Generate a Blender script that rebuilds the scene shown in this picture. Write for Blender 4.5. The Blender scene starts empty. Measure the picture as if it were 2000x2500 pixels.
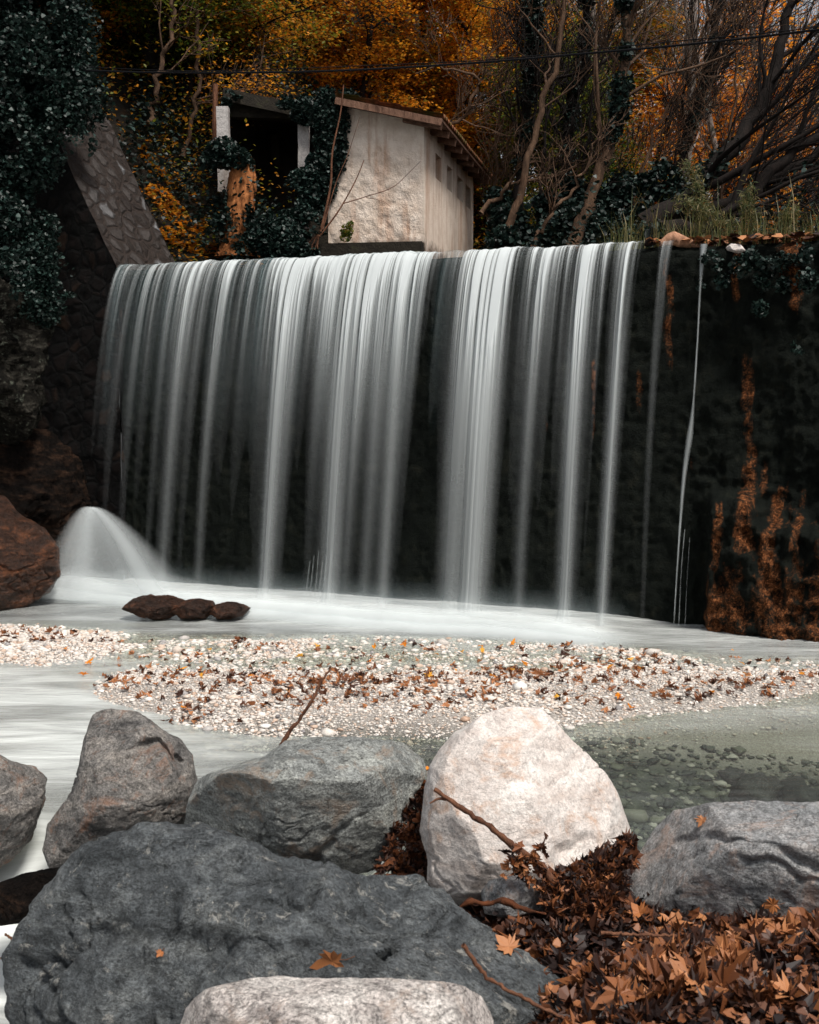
import bpy, bmesh, math
import numpy as np
from mathutils import Vector

# ------------------------------------------------------------------ camera, world, sun
S = bpy.context.scene
COL = S.collection
F = 3000.0; CZ = 3.0; PITCH = math.atan(320 / F)
cd = bpy.data.cameras.new('camera'); cam = bpy.data.objects.new('camera', cd); COL.objects.link(cam)
cam.location = (0, 0, CZ); cam.rotation_euler = (math.pi / 2 - PITCH, 0, 0)
cd.sensor_fit = 'HORIZONTAL'; cd.sensor_width = 24; cd.lens = 36
cd.clip_start = 0.1; cd.clip_end = 2000
cd.dof.use_dof = True; cd.dof.focus_distance = 14.0; cd.dof.aperture_fstop = 6.3
S.camera = cam

SUN_EL = math.radians(60); SUN_AZ = math.radians(142)     # azimuth clockwise from +Y
w = bpy.data.worlds.new('World'); S.world = w; w.use_nodes = True
nt = w.node_tree
sky = nt.nodes.new('ShaderNodeTexSky'); sky.sky_type = 'NISHITA'; sky.sun_disc = False
sky.sun_elevation = SUN_EL; sky.sun_rotation = SUN_AZ; sky.dust_density = 3.0; sky.air_density = 1.0
hsv = nt.nodes.new('ShaderNodeHueSaturation'); hsv.inputs['Saturation'].default_value = 0.30
nt.links.new(sky.outputs[0], hsv.inputs['Color'])
nt.links.new(hsv.outputs[0], nt.nodes['Background'].inputs[0])
nt.nodes['Background'].inputs[1].default_value = 0.08
ld = bpy.data.lights.new('sun', 'SUN'); ld.energy = 2.5; ld.angle = math.radians(14); ld.color = (1, .95, .88)
sun = bpy.data.objects.new('sun', ld); COL.objects.link(sun)
sd = Vector((math.sin(SUN_AZ) * math.cos(SUN_EL), math.cos(SUN_AZ) * math.cos(SUN_EL), math.sin(SUN_EL)))
sun.rotation_euler = sd.to_track_quat('Z', 'Y').to_euler(); sun.location = (0, 0, 30)
S.view_settings.view_transform = 'Standard'; S.view_settings.look = 'None'
S.view_settings.gamma = 1; S.view_settings.exposure = 0.75; S.view_settings.use_curve_mapping = False
S.cycles.max_bounces = 6; S.cycles.transparent_max_bounces = 24
S.cycles.diffuse_bounces = 3; S.cycles.glossy_bounces = 2; S.cycles.transmission_bounces = 2
S.cycles.use_denoising = True
S.cycles.use_adaptive_sampling = True; S.cycles.adaptive_threshold = 0.02

# ------------------------------------------------------------------ helpers
cp, sp = math.cos(PITCH), math.sin(PITCH)
def ray(px, py):
    a = (px - 1000) / F; b = (1250 - py) / F
    return np.array([a, cp + b * sp, -sp + b * cp])
def at(px, py, Y):
    r = ray(px, py); return np.array([0, 0, CZ]) + r * (Y / r[1])
def onz(px, py, z):
    r = ray(px, py); return np.array([0, 0, CZ]) + r * ((z - CZ) / r[2])
def Z(*p):                                    # lists of points measured on the 1725 px wide view
    return [(x * 1.1594, y * 1.1594) for x, y in p]

def _h(ix, iy, iz, seed):
    n = (ix * 73856093) ^ (iy * 19349663) ^ (iz * 83492791) ^ (seed * 2654435761)
    n = (n ^ (n >> 13)) * 1274126177 & 0xffffffff
    n = (n ^ (n >> 16)) * 2246822519 & 0xffffffff
    return ((n ^ (n >> 15)) & 0xffffff) / float(0xffffff)
def vnoise(p, seed=0):
    p = np.asarray(p, dtype=np.float64)
    i = np.floor(p).astype(np.int64); f = p - i; u = f * f * f * (f * (f * 6 - 15) + 10)
    x, y, z = i[:, 0], i[:, 1], i[:, 2]; r = 0
    for a in (0, 1):
        for b in (0, 1):
            for c in (0, 1):
                wt = (u[:, 0] if a else 1 - u[:, 0]) * (u[:, 1] if b else 1 - u[:, 1]) * (u[:, 2] if c else 1 - u[:, 2])
                r = r + wt * _h(x + a, y + b, z + c, seed)
    return r * 2 - 1
def fbm(p, octv=4, seed=0, gain=.5, ridged=False):
    p = np.asarray(p, dtype=np.float64); s = 0; a = 1; t = 0
    for o in range(octv):
        n = vnoise(p * (2.03 ** o) + 17.3 * o, seed + o)
        if ridged: n = 1 - 2 * np.abs(n)
        s = s + a * n; t += a; a *= gain
    return s / t
def n1(x, seed=0, octv=3):
    x = np.atleast_1d(x); return fbm(np.stack([x, x * 0 + .37, x * 0 + .71], 1), octv, seed)
def sstep(a, b, x):
    t = np.clip((x - a) / (b - a), 0, 1); return t * t * (3 - 2 * t)
def unit(v):
    v = np.asarray(v, float); return v / (np.linalg.norm(v, axis=-1, keepdims=True) + 1e-9)

class Geo:
    def __init__(s): s.V = []; s.Fc = []; s.n = 0; s.fr = []; s.va = {}
    def add(s, v, f, r=None):
        v = np.asarray(v, float).reshape(-1, 3); f = np.asarray(f, np.int64)
        s.V.append(v); s.Fc.append(f + s.n); s.n += len(v)
        s.fr.append(np.zeros(len(f)) if r is None else np.broadcast_to(r, (len(f),)).astype(float))
        return s
    def build(s, name, mat, parent=None, origin=None, smooth=False, vattr=None, mats=None, sub=0):
        V = np.concatenate(s.V); o = np.zeros(3) if origin is None else np.asarray(origin, float)
        me = bpy.data.meshes.new(name); me.vertices.add(len(V))
        me.vertices.foreach_set('co', (V - o).astype(np.float32).ravel())
        li = np.concatenate([f.ravel() for f in s.Fc]).astype(np.int32)
        tot = np.concatenate([np.full(len(f), f.shape[1]) for f in s.Fc]).astype(np.int32)
        st = np.concatenate([[0], np.cumsum(tot)[:-1]]).astype(np.int32)
        me.loops.add(len(li)); me.loops.foreach_set('vertex_index', li)
        me.polygons.add(len(tot)); me.polygons.foreach_set('loop_start', st)
        try: me.polygons.foreach_set('loop_total', tot)
        except Exception: pass
        me.update(calc_edges=True)
        me.polygons.foreach_set('use_smooth', np.full(len(tot), bool(smooth)))
        a = me.attributes.new('r', 'FLOAT', 'FACE'); a.data.foreach_set('value', np.concatenate(s.fr).astype(np.float32))
        for k, v in (vattr or {}).items():
            a = me.attributes.new(k, 'FLOAT', 'POINT'); a.data.foreach_set('value', np.asarray(v, np.float32))
        if mat: me.materials.append(mat)
        ob = bpy.data.objects.new(name, me); COL.objects.link(ob)
        if parent is None: ob.location = o
        else:
            ob.parent = parent; ob.location = o - parent_world(parent)
        return ob
def parent_world(p):
    l = np.array(p.location)
    return l + (parent_world(p.parent) if p.parent else 0)
def tag(o, label=None, cat=None, group=None, kind=None):
    if label: o['label'] = label
    if cat: o['category'] = cat
    if group: o['group'] = group
    if kind: o['kind'] = kind
    return o
def empty(name, loc, label, cat, group=None):
    o = bpy.data.objects.new(name, None); COL.objects.link(o); o.location = loc; o.empty_display_size = .2
    return tag(o, label, cat, group)

def box(g, c, sz, ax=None, r=0, bev=0):
    ax = np.eye(3) if ax is None else np.array(ax)
    sg = np.array([[x, y, z] for x in (-1, 1) for y in (-1, 1) for z in (-1, 1)]) * np.array(sz) / 2
    v = np.array(c) + sg @ ax
    f = [[0, 1, 3, 2], [4, 6, 7, 5], [0, 4, 5, 1], [2, 3, 7, 6], [0, 2, 6, 4], [1, 5, 7, 3]]
    g.add(v, f, r)
def tube(g, pts, rad, k=6, r=0, cap=True):
    pts = np.asarray(pts, float); n = len(pts); rad = np.broadcast_to(rad, (n,))
    t = unit(np.gradient(pts, axis=0))
    ref = np.array([.13, .21, .97]) if abs(t[:, 2]).mean() < .8 else np.array([.96, .2, .1])
    a = unit(np.cross(t, ref)); b = np.cross(t, a)
    th = np.linspace(0, 2 * np.pi, k, endpoint=False)
    v = pts[:, None] + rad[:, None, None] * (np.cos(th)[None, :, None] * a[:, None] + np.sin(th)[None, :, None] * b[:, None])
    i = np.arange(n - 1)[:, None] * k; j = np.arange(k)[None]; j2 = (j + 1) % k
    f = np.stack([i + j, i + j2, i + k + j2, i + k + j], -1).reshape(-1, 4)
    g.add(v.reshape(-1, 3), f, r)
def spline(P, n):
    P = np.asarray(P, float); d = np.r_[0, np.cumsum(np.linalg.norm(np.diff(P, axis=0), axis=1))]
    t = np.linspace(0, d[-1], n); m = np.gradient(P, d, axis=0)
    k = np.clip(np.searchsorted(d, t, 'right') - 1, 0, len(P) - 2); h = (d[k + 1] - d[k])[:, None]; u = ((t - d[k]) / h[:, 0])[:, None]
    return (2*u**3-3*u**2+1)*P[k]+(u**3-2*u**2+u)*h*m[k]+(-2*u**3+3*u**2)*P[k+1]+(u**3-u**2)*h*m[k+1]

RH = np.array([[0, -.5, 0], [.3, -.05, .06], [0, .55, 0], [-.3, -.05, .06]])
PEN = np.array([[0, -.45, 0], [.42, -.25, .08], [.36, .2, .05], [0, .6, -.05], [-.36, .2, .05], [-.42, -.25, .08]])
def leaves(g, C, size, rng, tpl=RH, up=0.0, r=None):
    """one small leaf polygon at every point of C"""
    N = len(C); C = np.asarray(C)
    nrm = rng.normal(size=(N, 3)); nrm[:, 2] = np.abs(nrm[:, 2]); nrm = unit(unit(nrm) + np.array([0, 0, up]))
    a = unit(np.cross(nrm, rng.normal(size=(N, 3)))); b = np.cross(nrm, a)
    s = (size * rng.uniform(.6, 1.35, N))[:, None, None]
    v = C[:, None] + s * (tpl[None, :, :1] * a[:, None] + tpl[None, :, 1:2] * b[:, None] + tpl[None, :, 2:] * nrm[:, None])
    k = len(tpl); f = (np.arange(N) * k)[:, None] + np.arange(k)[None]
    g.add(v.reshape(-1, 3), f, rng.random(N) if r is None else r)

# ------------------------------------------------------------------ materials
def mat(name):
    m = bpy.data.materials.new(name); m.use_nodes = True; t = m.node_tree
    for n in list(t.nodes): t.nodes.remove(n)
    o = t.nodes.new('ShaderNodeOutputMaterial'); return m, t, o
def node(t, typ, **kw):
    n = t.nodes.new(typ)
    for k, v in kw.items():
        if k in n.inputs: n.inputs[k].default_value = v
        else: setattr(n, k, v)
    return n
def ramp(t, fac, stops):
    n = t.nodes.new('ShaderNodeValToRGB'); e = n.color_ramp.elements
    while len(e) > 1: e.remove(e[-1])
    e[0].position = stops[0][0]; e[0].color = (*stops[0][1], 1)
    for p, c in stops[1:]:
        x = e.new(p); x.color = (*c, 1)
    t.links.new(fac, n.inputs[0]); return n.outputs[0]
def g3(v): return (v, v, v)
def tex_coord(t, scale=(1, 1, 1)):
    c = t.nodes.new('ShaderNodeTexCoord'); m = node(t, 'ShaderNodeMapping', Scale=scale)
    t.links.new(c.outputs['Object'], m.inputs[0]); return m.outputs[0]
def noise(t, co, scale, detail=6, rough=.6, dist=0):
    n = node(t, 'ShaderNodeTexNoise', Scale=scale, Detail=detail, Roughness=rough, Distortion=dist)
    t.links.new(co, n.inputs['Vector']); return n.outputs['Fac']
def mix(t, fac, a, b, mode='MIX'):
    n = t.nodes.new('ShaderNodeMix'); n.data_type = 'RGBA'; n.blend_type = mode
    for k, v in ((0, fac), (6, a), (7, b)):
        if isinstance(v, (int, float)): n.inputs[k].default_value = v
        elif isinstance(v, tuple): n.inputs[k].default_value = (*v, 1)
        else: t.links.new(v, n.inputs[k])
    return n.outputs[2]
def math_(t, op, a, b=0.0):
    n = t.nodes.new('ShaderNodeMath'); n.operation = op
    for k, v in ((0, a), (1, b)):
        if isinstance(v, (int, float)): n.inputs[k].default_value = v
        else: t.links.new(v, n.inputs[k])
    return n.outputs[0]
def bump(t, h, strength=.5, dist=.02, nrm=None):
    n = node(t, 'ShaderNodeBump', Strength=strength, Distance=dist); t.links.new(h, n.inputs['Height'])
    if nrm is not None: t.links.new(nrm, n.inputs['Normal'])
    return n.outputs[0]
def bsdf(t, o, col, rough=.7, nrm=None, spec=.5):
    b = t.nodes.new('ShaderNodeBsdfPrincipled')
    for k, v in (('Base Color', col), ('Roughness', rough)):
        if isinstance(v, tuple): b.inputs[k].default_value = (*v, 1)
        elif isinstance(v, (int, float)): b.inputs[k].default_value = v
        else: t.links.new(v, b.inputs[k])
    b.inputs['Specular IOR Level'].default_value = spec
    if nrm is not None: t.links.new(nrm, b.inputs['Normal'])
    if o is not None: t.links.new(b.outputs[0], o.inputs[0])
    return b

def rock_mat(name, c1, c2, c3, patch=.6, warm=None, rough=.75, bs=1.0, seed=0, scale=1.0, lich=None, mot=1.0, spec=.35):
    m, t, o = mat(name); co = tex_coord(t, (scale,) * 3)
    mp = node(t, 'ShaderNodeMapping', Location=(seed * 3.1, seed * 1.7, seed)); t.links.new(co, mp.inputs[0]); co = mp.outputs[0]
    st = node(t, 'ShaderNodeMapping', Scale=(1, 1, 2.6), Rotation=(.3, .5 + seed, .2)); t.links.new(co, st.inputs[0])
    n1_ = noise(t, st.outputs[0], 3.0, 10, .68, .6); n2 = noise(t, co, 16, 8, .7); n3 = noise(t, co, 75, 4, .7)
    col = ramp(t, n1_, [(.30, c1), (.5, c2), (.68, c3)])
    col = mix(t, .9 * mot, col, ramp(t, n2, [(.3, g3(.35)), (.5, g3(1.0)), (.7, g3(1.5))]), 'MULTIPLY')
    col = mix(t, .85 * mot, col, ramp(t, n3, [(.34, g3(.35)), (.5, g3(1.0)), (.68, g3(1.7))]), 'MULTIPLY')
    pit = ramp(t, noise(t, co, 34, 3, .5), [(.28, g3(.25)), (.36, g3(1))]); col = mix(t, .8 * mot, col, pit, 'MULTIPLY')
    if warm:
        nw = noise(t, co, 4.5, 7, .7, 1.0); col = mix(t, ramp(t, nw, [(.54, g3(0)), (.66, g3(.75))]), col, warm)
    if lich:
        nl = noise(t, co, 9, 9, .75, .4); col = mix(t, ramp(t, nl, [(.58, g3(0)), (.64, g3(.8))]), col, lich)
    # thin dark cracks
    v = node(t, 'ShaderNodeTexNoise', Scale=2.3, Detail=9, Roughness=.62, Distortion=1.5); t.links.new(st.outputs[0], v.inputs['Vector'])
    cr = math_(t, 'ABSOLUTE', math_(t, 'SUBTRACT', v.outputs['Fac'], .5))
    crk = ramp(t, cr, [(0, g3(.35)), (.004, g3(.75)), (.009, g3(1))])
    col = mix(t, .45, col, crk, 'MULTIPLY')
    h = math_(t, 'ADD', math_(t, 'MULTIPLY', n2, 1.3), math_(t, 'ADD', math_(t, 'MULTIPLY', n3, .45), n1_))
    h = math_(t, 'ADD', h, math_(t, 'MULTIPLY', crk, .35))
    bsdf(t, o, col, rough, bump(t, h, .9 * bs, .035), spec)
    return m

def leaf_mat(name, cols, rough=.5, trans=.35, spec=.4):
    m, t, o = mat(name); a = node(t, 'ShaderNodeAttribute', attribute_name='r')
    n = len(cols); col = ramp(t, a.outputs['Fac'], [((i + .5) / n, c) for i, c in enumerate(cols)])
    b = bsdf(t, None, col, rough, None, spec)
    tr = t.nodes.new('ShaderNodeBsdfTranslucent'); t.links.new(col, tr.inputs[0])
    mx = node(t, 'ShaderNodeMixShader', Fac=trans); t.links.new(b.outputs[0], mx.inputs[1]); t.links.new(tr.outputs[0], mx.inputs[2])
    t.links.new(mx.outputs[0], o.inputs[0]); return m

def bark_mat(name, c1, c2, moss=None):
    m, t, o = mat(name); co = tex_coord(t, (1, 1, .35))
    n = noise(t, co, 14, 8, .7); col = ramp(t, n, [(.35, c1), (.65, c2)])
    if moss: col = mix(t, ramp(t, noise(t, tex_coord(t), 3, 5), [(.5, g3(0)), (.6, g3(.8))]), col, moss)
    bsdf(t, o, col, .85, bump(t, n, .8, .03), .2); return m

M = {}
M['ivy'] = leaf_mat('ivy_leaves', [(.004, .009, .007), (.007, .017, .013), (.011, .026, .021), (.006, .013, .009), (.022, .046, .038)], .46, .10, .28)
M['green'] = leaf_mat('green_leaves', [(.03, .065, .012), (.08, .12, .015), (.15, .17, .02), (.22, .16, .015)], .5, .4)
M['olive'] = leaf_mat('olive_leaves', [(.13, .14, .015), (.18, .18, .02), (.46, .19, .015), (.60, .23, .02), (.14, .09, .02)], .5, .5)
M['orange'] = leaf_mat('orange_leaves', [(.26, .08, .01), (.66, .22, .014), (.88, .36, .02), (.50, .26, .03), (.78, .27, .015), (.26, .20, .03)], .5, .5)
M['bright'] = leaf_mat('bright_orange_leaves', [(.80, .27, .015), (.90, .38, .03), (.65, .20, .012), (.85, .45, .06)], .5, .45)
M['litter'] = leaf_mat('dead_leaves', [(.012, .005, .004), (.03, .010, .005), (.075, .024, .009), (.16, .052, .017), (.27, .10, .035), (.42, .18, .075)], .55, .12)
M['grass'] = leaf_mat('grass_blades', [(.06, .08, .02), (.14, .13, .04), (.24, .18, .08), (.05, .07, .02)], .5, .35)
M['bark'] = bark_mat('dark_bark', (.003, .0025, .002), (.016, .010, .008))
M['bark_warm'] = bark_mat('brown_bark', (.035, .02, .012), (.13, .075, .045))
M['bark_pale'] = bark_mat('pale_bark', (.10, .08, .07), (.28, .23, .2), (.03, .035, .02))
M['stump'] = bark_mat('rotten_orange_wood', (.10, .03, .008), (.52, .20, .07))
M['twig'] = bark_mat('twig_bark', (.05, .02, .012), (.20, .09, .05))

# ------------------------------------------------------------------ dam line
U = np.array([.925, -.38, 0]); U /= np.linalg.norm(U); Nn = np.array([-.38, -.925, 0]); Nn /= np.linalg.norm(Nn)
D0 = np.array([0, 16.5, 0.]); CR = 4.63
def dam(s, z, out=0.0):
    s = np.asarray(s, float)[..., None]; z = np.asarray(z, float)[..., None]; out = np.asarray(out, float)[..., None]
    return D0 + s * U + out * Nn + z * np.array([0, 0, 1.])
def s_of_px(px):
    a = (px - 1000) / F; return (a * 16.5) / (U[0] - a * U[1])     # a point of the crest line seen in column px
S_L = float(s_of_px(306)); S_R = 9.0

def wet_wall_mat():
    m, t, o = mat('wet_mossy_masonry'); co = tex_coord(t); st = tex_coord(t, (1, 1, .22))
    n = noise(t, co, 5, 9, .7); f = noise(t, co, 42, 6, .7)
    col = ramp(t, n, [(.3, (.003, .004, .0035)), (.55, (.008, .010, .008)), (.75, (.02, .02, .014))])
    # rust-coloured lime streaks: long in z, mostly on the dry right-hand side
    ns = noise(t, st, 3.6, 9, .7, .3)
    a = node(t, 'ShaderNodeAttribute', attribute_name='rust')
    k = math_(t, 'SUBTRACT', math_(t, 'ADD', ns, math_(t, 'MULTIPLY', a.outputs['Fac'], .30)), .70)
    k = math_(t, 'MULTIPLY', k, 7.0)
    k2 = ramp(t, k, [(0, g3(0)), (.7, g3(1))])
    k2 = mix(t, 1.0, k2, ramp(t, noise(t, co, 11, 8, .8), [(.42, g3(.0)), (.58, g3(1))]), 'MULTIPLY')
    rc = ramp(t, f, [(.35, (.03, .010, .004)), (.5, (.15, .050, .017)), (.62, (.36, .14, .055))])
    col = mix(t, k2, col, rc)
    h = math_(t, 'ADD', n, math_(t, 'MULTIPLY', f, .6))
    bsdf(t, o, col, .8, bump(t, h, 1.0, .05), .06); return m
M['wetwall'] = wet_wall_mat()

def build_dam():
    s = np.linspace(S_L - .05, S_R, 620); z = np.linspace(-.6, CR, 150)
    SS, ZZ = np.meshgrid(s, z, indexing='ij')
    p = np.stack([SS.ravel() * 1.6, ZZ.ravel() * 1.6, np.zeros(SS.size)], 1)
    out = .07 * fbm(p, 6, 3) + .035 * fbm(p * 5, 3, 9, ridged=True)
    dry = sstep(3.0, 4.2, SS.ravel())
    out += dry * (.22 * fbm(p * 1.1, 6, 21, .6) + .07 * fbm(p * np.array([4, 1.0, 1]), 4, 31))
    led = sstep(3.93, 4.10, SS.ravel() + .10 * n1(ZZ.ravel() * 2.5, 88)) * sstep(1.75, 1.15, ZZ.ravel() + .5 * fbm(p * 1.3, 3, 71)); out += led * (.42 + .22 * fbm(p * 2.2, 5, 73, .6, True))
    zz = ZZ.ravel(); lip = sstep(CR - .14, CR, zz)
    out -= lip ** 2 * .12
    zz = zz - lip * .02 + sstep(CR - .5, CR, zz) * (.035 * n1(SS.ravel() * 1.3, 5) + dry * .05 * n1(SS.ravel() * 2.1, 8))
    V = dam(SS.ravel(), zz, out)
    n, k = len(s), len(z)
    i = np.arange(n - 1)[:, None] * k; j = np.arange(k - 1)[None]
    Fq = np.stack([i + j, i + k + j, i + k + j + 1, i + j + 1], -1).reshape(-1, 4)
    g = Geo(); g.add(V, Fq)
    # top of the wall going back 1.4 m
    top = V[np.arange(n) * k + k - 1]; b = np.linspace(0, 1, 8)[1:]
    rows = [top] + [top - Nn * 1.4 * q + np.array([0, 0, .02 * math.sin(q * 3)]) for q in b]
    T = np.stack(rows, 1); kk = T.shape[1]
    i = np.arange(n - 1)[:, None] * kk; j = np.arange(kk - 1)[None]
    g.add(T.reshape(-1, 3), np.stack([i + j, i + kk + j, i + kk + j + 1, i + j + 1], -1).reshape(-1, 4))
    sv = np.concatenate([SS.ravel(), np.repeat(s, kk)]); zv = np.concatenate([ZZ.ravel(), np.full(n * kk, CR)])
    rust = .12 * sstep(.8, 2.6, sv) + .62 * sstep(3.9, 4.05, sv) * sstep(2.0, 0.6, zv) + .25 * sstep(2.0, 3.0, sv) * sstep(1.1, .0, zv)
    wz = .06 * n1(zv * 1.6, 19) + .03 * n1(zv * 6, 20)
    for px_, z0_, z1_, wd_, a_ in ((1408, 3.1, 4.3, .07, .8), (1395, 4.2, 4.7, .04, .7), (1345, 2.5, 3.1, .05, .7), (1575, 1.1, 3.3, .075, 1.0), (1562, 2.8, 3.3, .04, .8), (1608, 1.7, 2.1, .05, .8), (1540, 3.9, 4.7, .08, 1.0), (1662, 3.85, 4.7, .11, 1.0), (1640, 4.3, 4.7, .1, .9),
                                   (1640, .5, 1.7, .08, .7), (1250, 2.2, 3.2, .03, .6), (1150, 2.3, 3.2, .03, .6), (1690, 1.0, 1.6, .05, .6), (1530, .9, 1.6, .05, .6)):
        sc_ = float(s_of_px(px_ * 1.1594)); rust += a_ * np.exp(-((sv + wz - sc_) / wd_) ** 2) * sstep(z0_ - .25, z0_ + .2, zv) * sstep(z1_ + .2, z1_ - .1, zv)
    return tag(g.build('dam_wall', M['wetwall'], smooth=True, vattr={'rust': rust}), 'tall dark wet dam wall streaked with rust brown, behind the waterfall', 'dam')
build_dam()

# ------------------------------------------------------------------ wing wall with sloping cobbled top, left of the dam
def cobble_mat(name, dark, c1, c2, mortar, sc=2.6):
    m, t, o = mat(name); co = tex_coord(t)
    nz = node(t, 'ShaderNodeTexNoise', Scale=3.0, Detail=3); t.links.new(co, nz.inputs['Vector'])
    wob = mix(t, .16, co, nz.outputs['Color'], 'ADD')
    v = node(t, 'ShaderNodeTexVoronoi', Scale=sc, Randomness=.85); v.feature = 'DISTANCE_TO_EDGE'; t.links.new(wob, v.inputs['Vector'])
    vc = node(t, 'ShaderNodeTexVoronoi', Scale=sc, Randomness=.85); t.links.new(wob, vc.inputs['Vector'])
    sep = t.nodes.new('ShaderNodeSeparateColor'); t.links.new(vc.outputs['Color'], sep.inputs[0])
    f = noise(t, co, 20, 8, .75)
    col = ramp(t, sep.outputs[0], [(0, dark), (.5, c1), (.85, c1), (1, c2)])
    col = mix(t, .9, col, ramp(t, f, [(.3, g3(.45)), (.7, g3(1.6))]), 'MULTIPLY')
    ed = ramp(t, math_(t, 'ADD', v.outputs['Distance'], math_(t, 'MULTIPLY', math_(t, 'SUBTRACT', f, .5), .22)), [(.02, g3(0)), (.20, g3(1))])
    col = mix(t, ed, mortar, col)
    h = math_(t, 'ADD', math_(t, 'MULTIPLY', ed, 1.0), math_(t, 'MULTIPLY', f, .5))
    bsdf(t, o, col, .85, bump(t, h, 1.0, .04), .12); return m
M['cobble'] = cobble_mat('cobbled_coping', (.022, .017, .015), (.050, .043, .040), (.17, .17, .175), (.036, .027, .023), 4.4)
M['block'] = cobble_mat('unlit_stone_blocks', (.002, .002, .002), (.006, .004, .0035), (.026, .015, .010), (.002, .002, .002), 4.6)  # wing wall face coloured near black, its lack of light put into the stone
def grid_patch(g, a, b, c, d, n, m_, disp, seed):
    """bilinear patch a-b (u) / d-c (v) with noise relief"""
    u = np.linspace(0, 1, n); v = np.linspace(0, 1, m_); A, B = np.meshgrid(u, v, indexing='ij'); A = A.ravel()[:, None]; B = B.ravel()[:, None]
    P = (1 - A) * (1 - B) * a + A * (1 - B) * b + A * B * c + (1 - A) * B * d
    nn = unit(np.cross(b - a, d - a)); P = P + nn * (disp * fbm(P * 2.2, 5, seed))[:, None]
    i = np.arange(n - 1)[:, None] * m_; j = np.arange(m_ - 1)[None]
    g.add(P, np.stack([i + j, i + m_ + j, i + m_ + j + 1, i + j + 1], -1).reshape(-1, 4))
def build_wing():
    e = empty('wing_wall', dam(S_L, 0), 'sloping stone wing wall rising left of the waterfall under hanging ivy', 'wall')
    T = 1.45; s0, z0 = S_L, CR - .02; s1, z1 = S_L - 1.75, CR + 3.35; s2 = S_L - 6
    off = .10
    a, b = dam(s0, z0, off), dam(s1, z1, off); A, B = dam(s0 + .10, z0, -T), dam(s1 + .1, z1, -T)
    g = Geo(); grid_patch(g, a, A, B, b, 60, 160, .04, 3); g.build('coping', M['cobble'], e, smooth=True)
    g = Geo(); dn = dam(s0, -.6, off); dl = dam(s2, -.6, off); tl = dam(s2, z1, off)
    grid_patch(g, dl, dn, a, dam(s2, z0, off), 160, 160, .09, 5)
    grid_patch(g, dam(s2, z0, off), a, b, tl, 160, 110, .09, 5)
    grid_patch(g, dn, dam(s0, -.6, -T), dam(s0, z0 - .0, -T), a, 20, 90, .04, 6)
    g.build('face', M['block'], e, smooth=True)
    g = Geo(); grid_patch(g, A, dam(s0 + .1, z0 - 2, -T), dam(s1 + .1, z0, -T), B, 10, 10, .03, 7); grid_patch(g, b, B, dam(s2, z1, -T), tl, 20, 20, .05, 8)
    g.build('back', M['block'], e, smooth=True)
build_wing()

# ------------------------------------------------------------------ hillside
def hill_h(x, y):
    A = .22 + .50 * sstep(6, -1.5, x) ; y0 = 19.3 + 6.5 * sstep(-2.6, -.8, x) + 5 * sstep(2, 6, x)
    q = y - y0 + 1.2 * fbm(np.stack([x * .25, y * .25, x * 0], 1), 3, 4); q = np.log1p(np.exp(np.clip(q * 1.5, -30, 30))) / 1.5
    h = 4.60 + A * q * (1 - .35 * sstep(10, 45, q))
    h = h + .8 * np.maximum(0, -3.6 - x) * sstep(17.8, 20, y)
    e = sstep(17.75 - .411 * x, 19.0 - .411 * x, y); h = 4.58 + (h - 4.58) * np.where(x < -5.5, 1, e)
    h = h + .16 * sstep(17.0, 18.5, y) * fbm(np.stack([x * 1.2, y * 1.2, x * 0], 1), 4, 14)
    return h
def build_hill():
    x = np.linspace(-40, 60, 260); y = 17.6 + (np.linspace(0, 1, 220) ** 1.7) * 110
    X, Y = np.meshgrid(x, y, indexing='ij'); X = X.ravel(); Y = Y.ravel()
    Yd = Y.copy(); k = len(y)
    # first row follows the back of the dam
    y_d = 16.5 + 1.25 - .411 * X
    Yf = np.where(Y < 22, np.interp(Y, [17.6, 22], [0, 1]), 1.0)
    Yd = np.where(Y < 22, y_d * (1 - Yf) + 22 * Yf, Y); Yd = np.where(X < -5, np.maximum(Yd, 18.2), Yd); Yd = np.where(X > 8.2, np.maximum(Yd, 14.2), Yd)
    P = np.stack([X, Yd, hill_h(X, Yd)], 1)
    i = np.arange(len(x) - 1)[:, None] * k; j = np.arange(k - 1)[None]
    m, t, o = mat('leaf_covered_soil'); co = tex_coord(t); n = noise(t, co, 6, 8, .7); n2 = noise(t, co, 40, 4, .7)
    col = ramp(t, n, [(.35, (.004, .004, .003)), (.55, (.014, .010, .006)), (.7, (.035, .018, .008))])
    bsdf(t, o, col, .9, bump(t, n2, 1, .05), .2)
    g = Geo(); g.add(P, np.stack([i + j, i + k + j, i + k + j + 1, i + j + 1], -1).reshape(-1, 4))
    tag(g.build('hillside', m, smooth=True), kind='structure')
build_hill()

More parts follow.
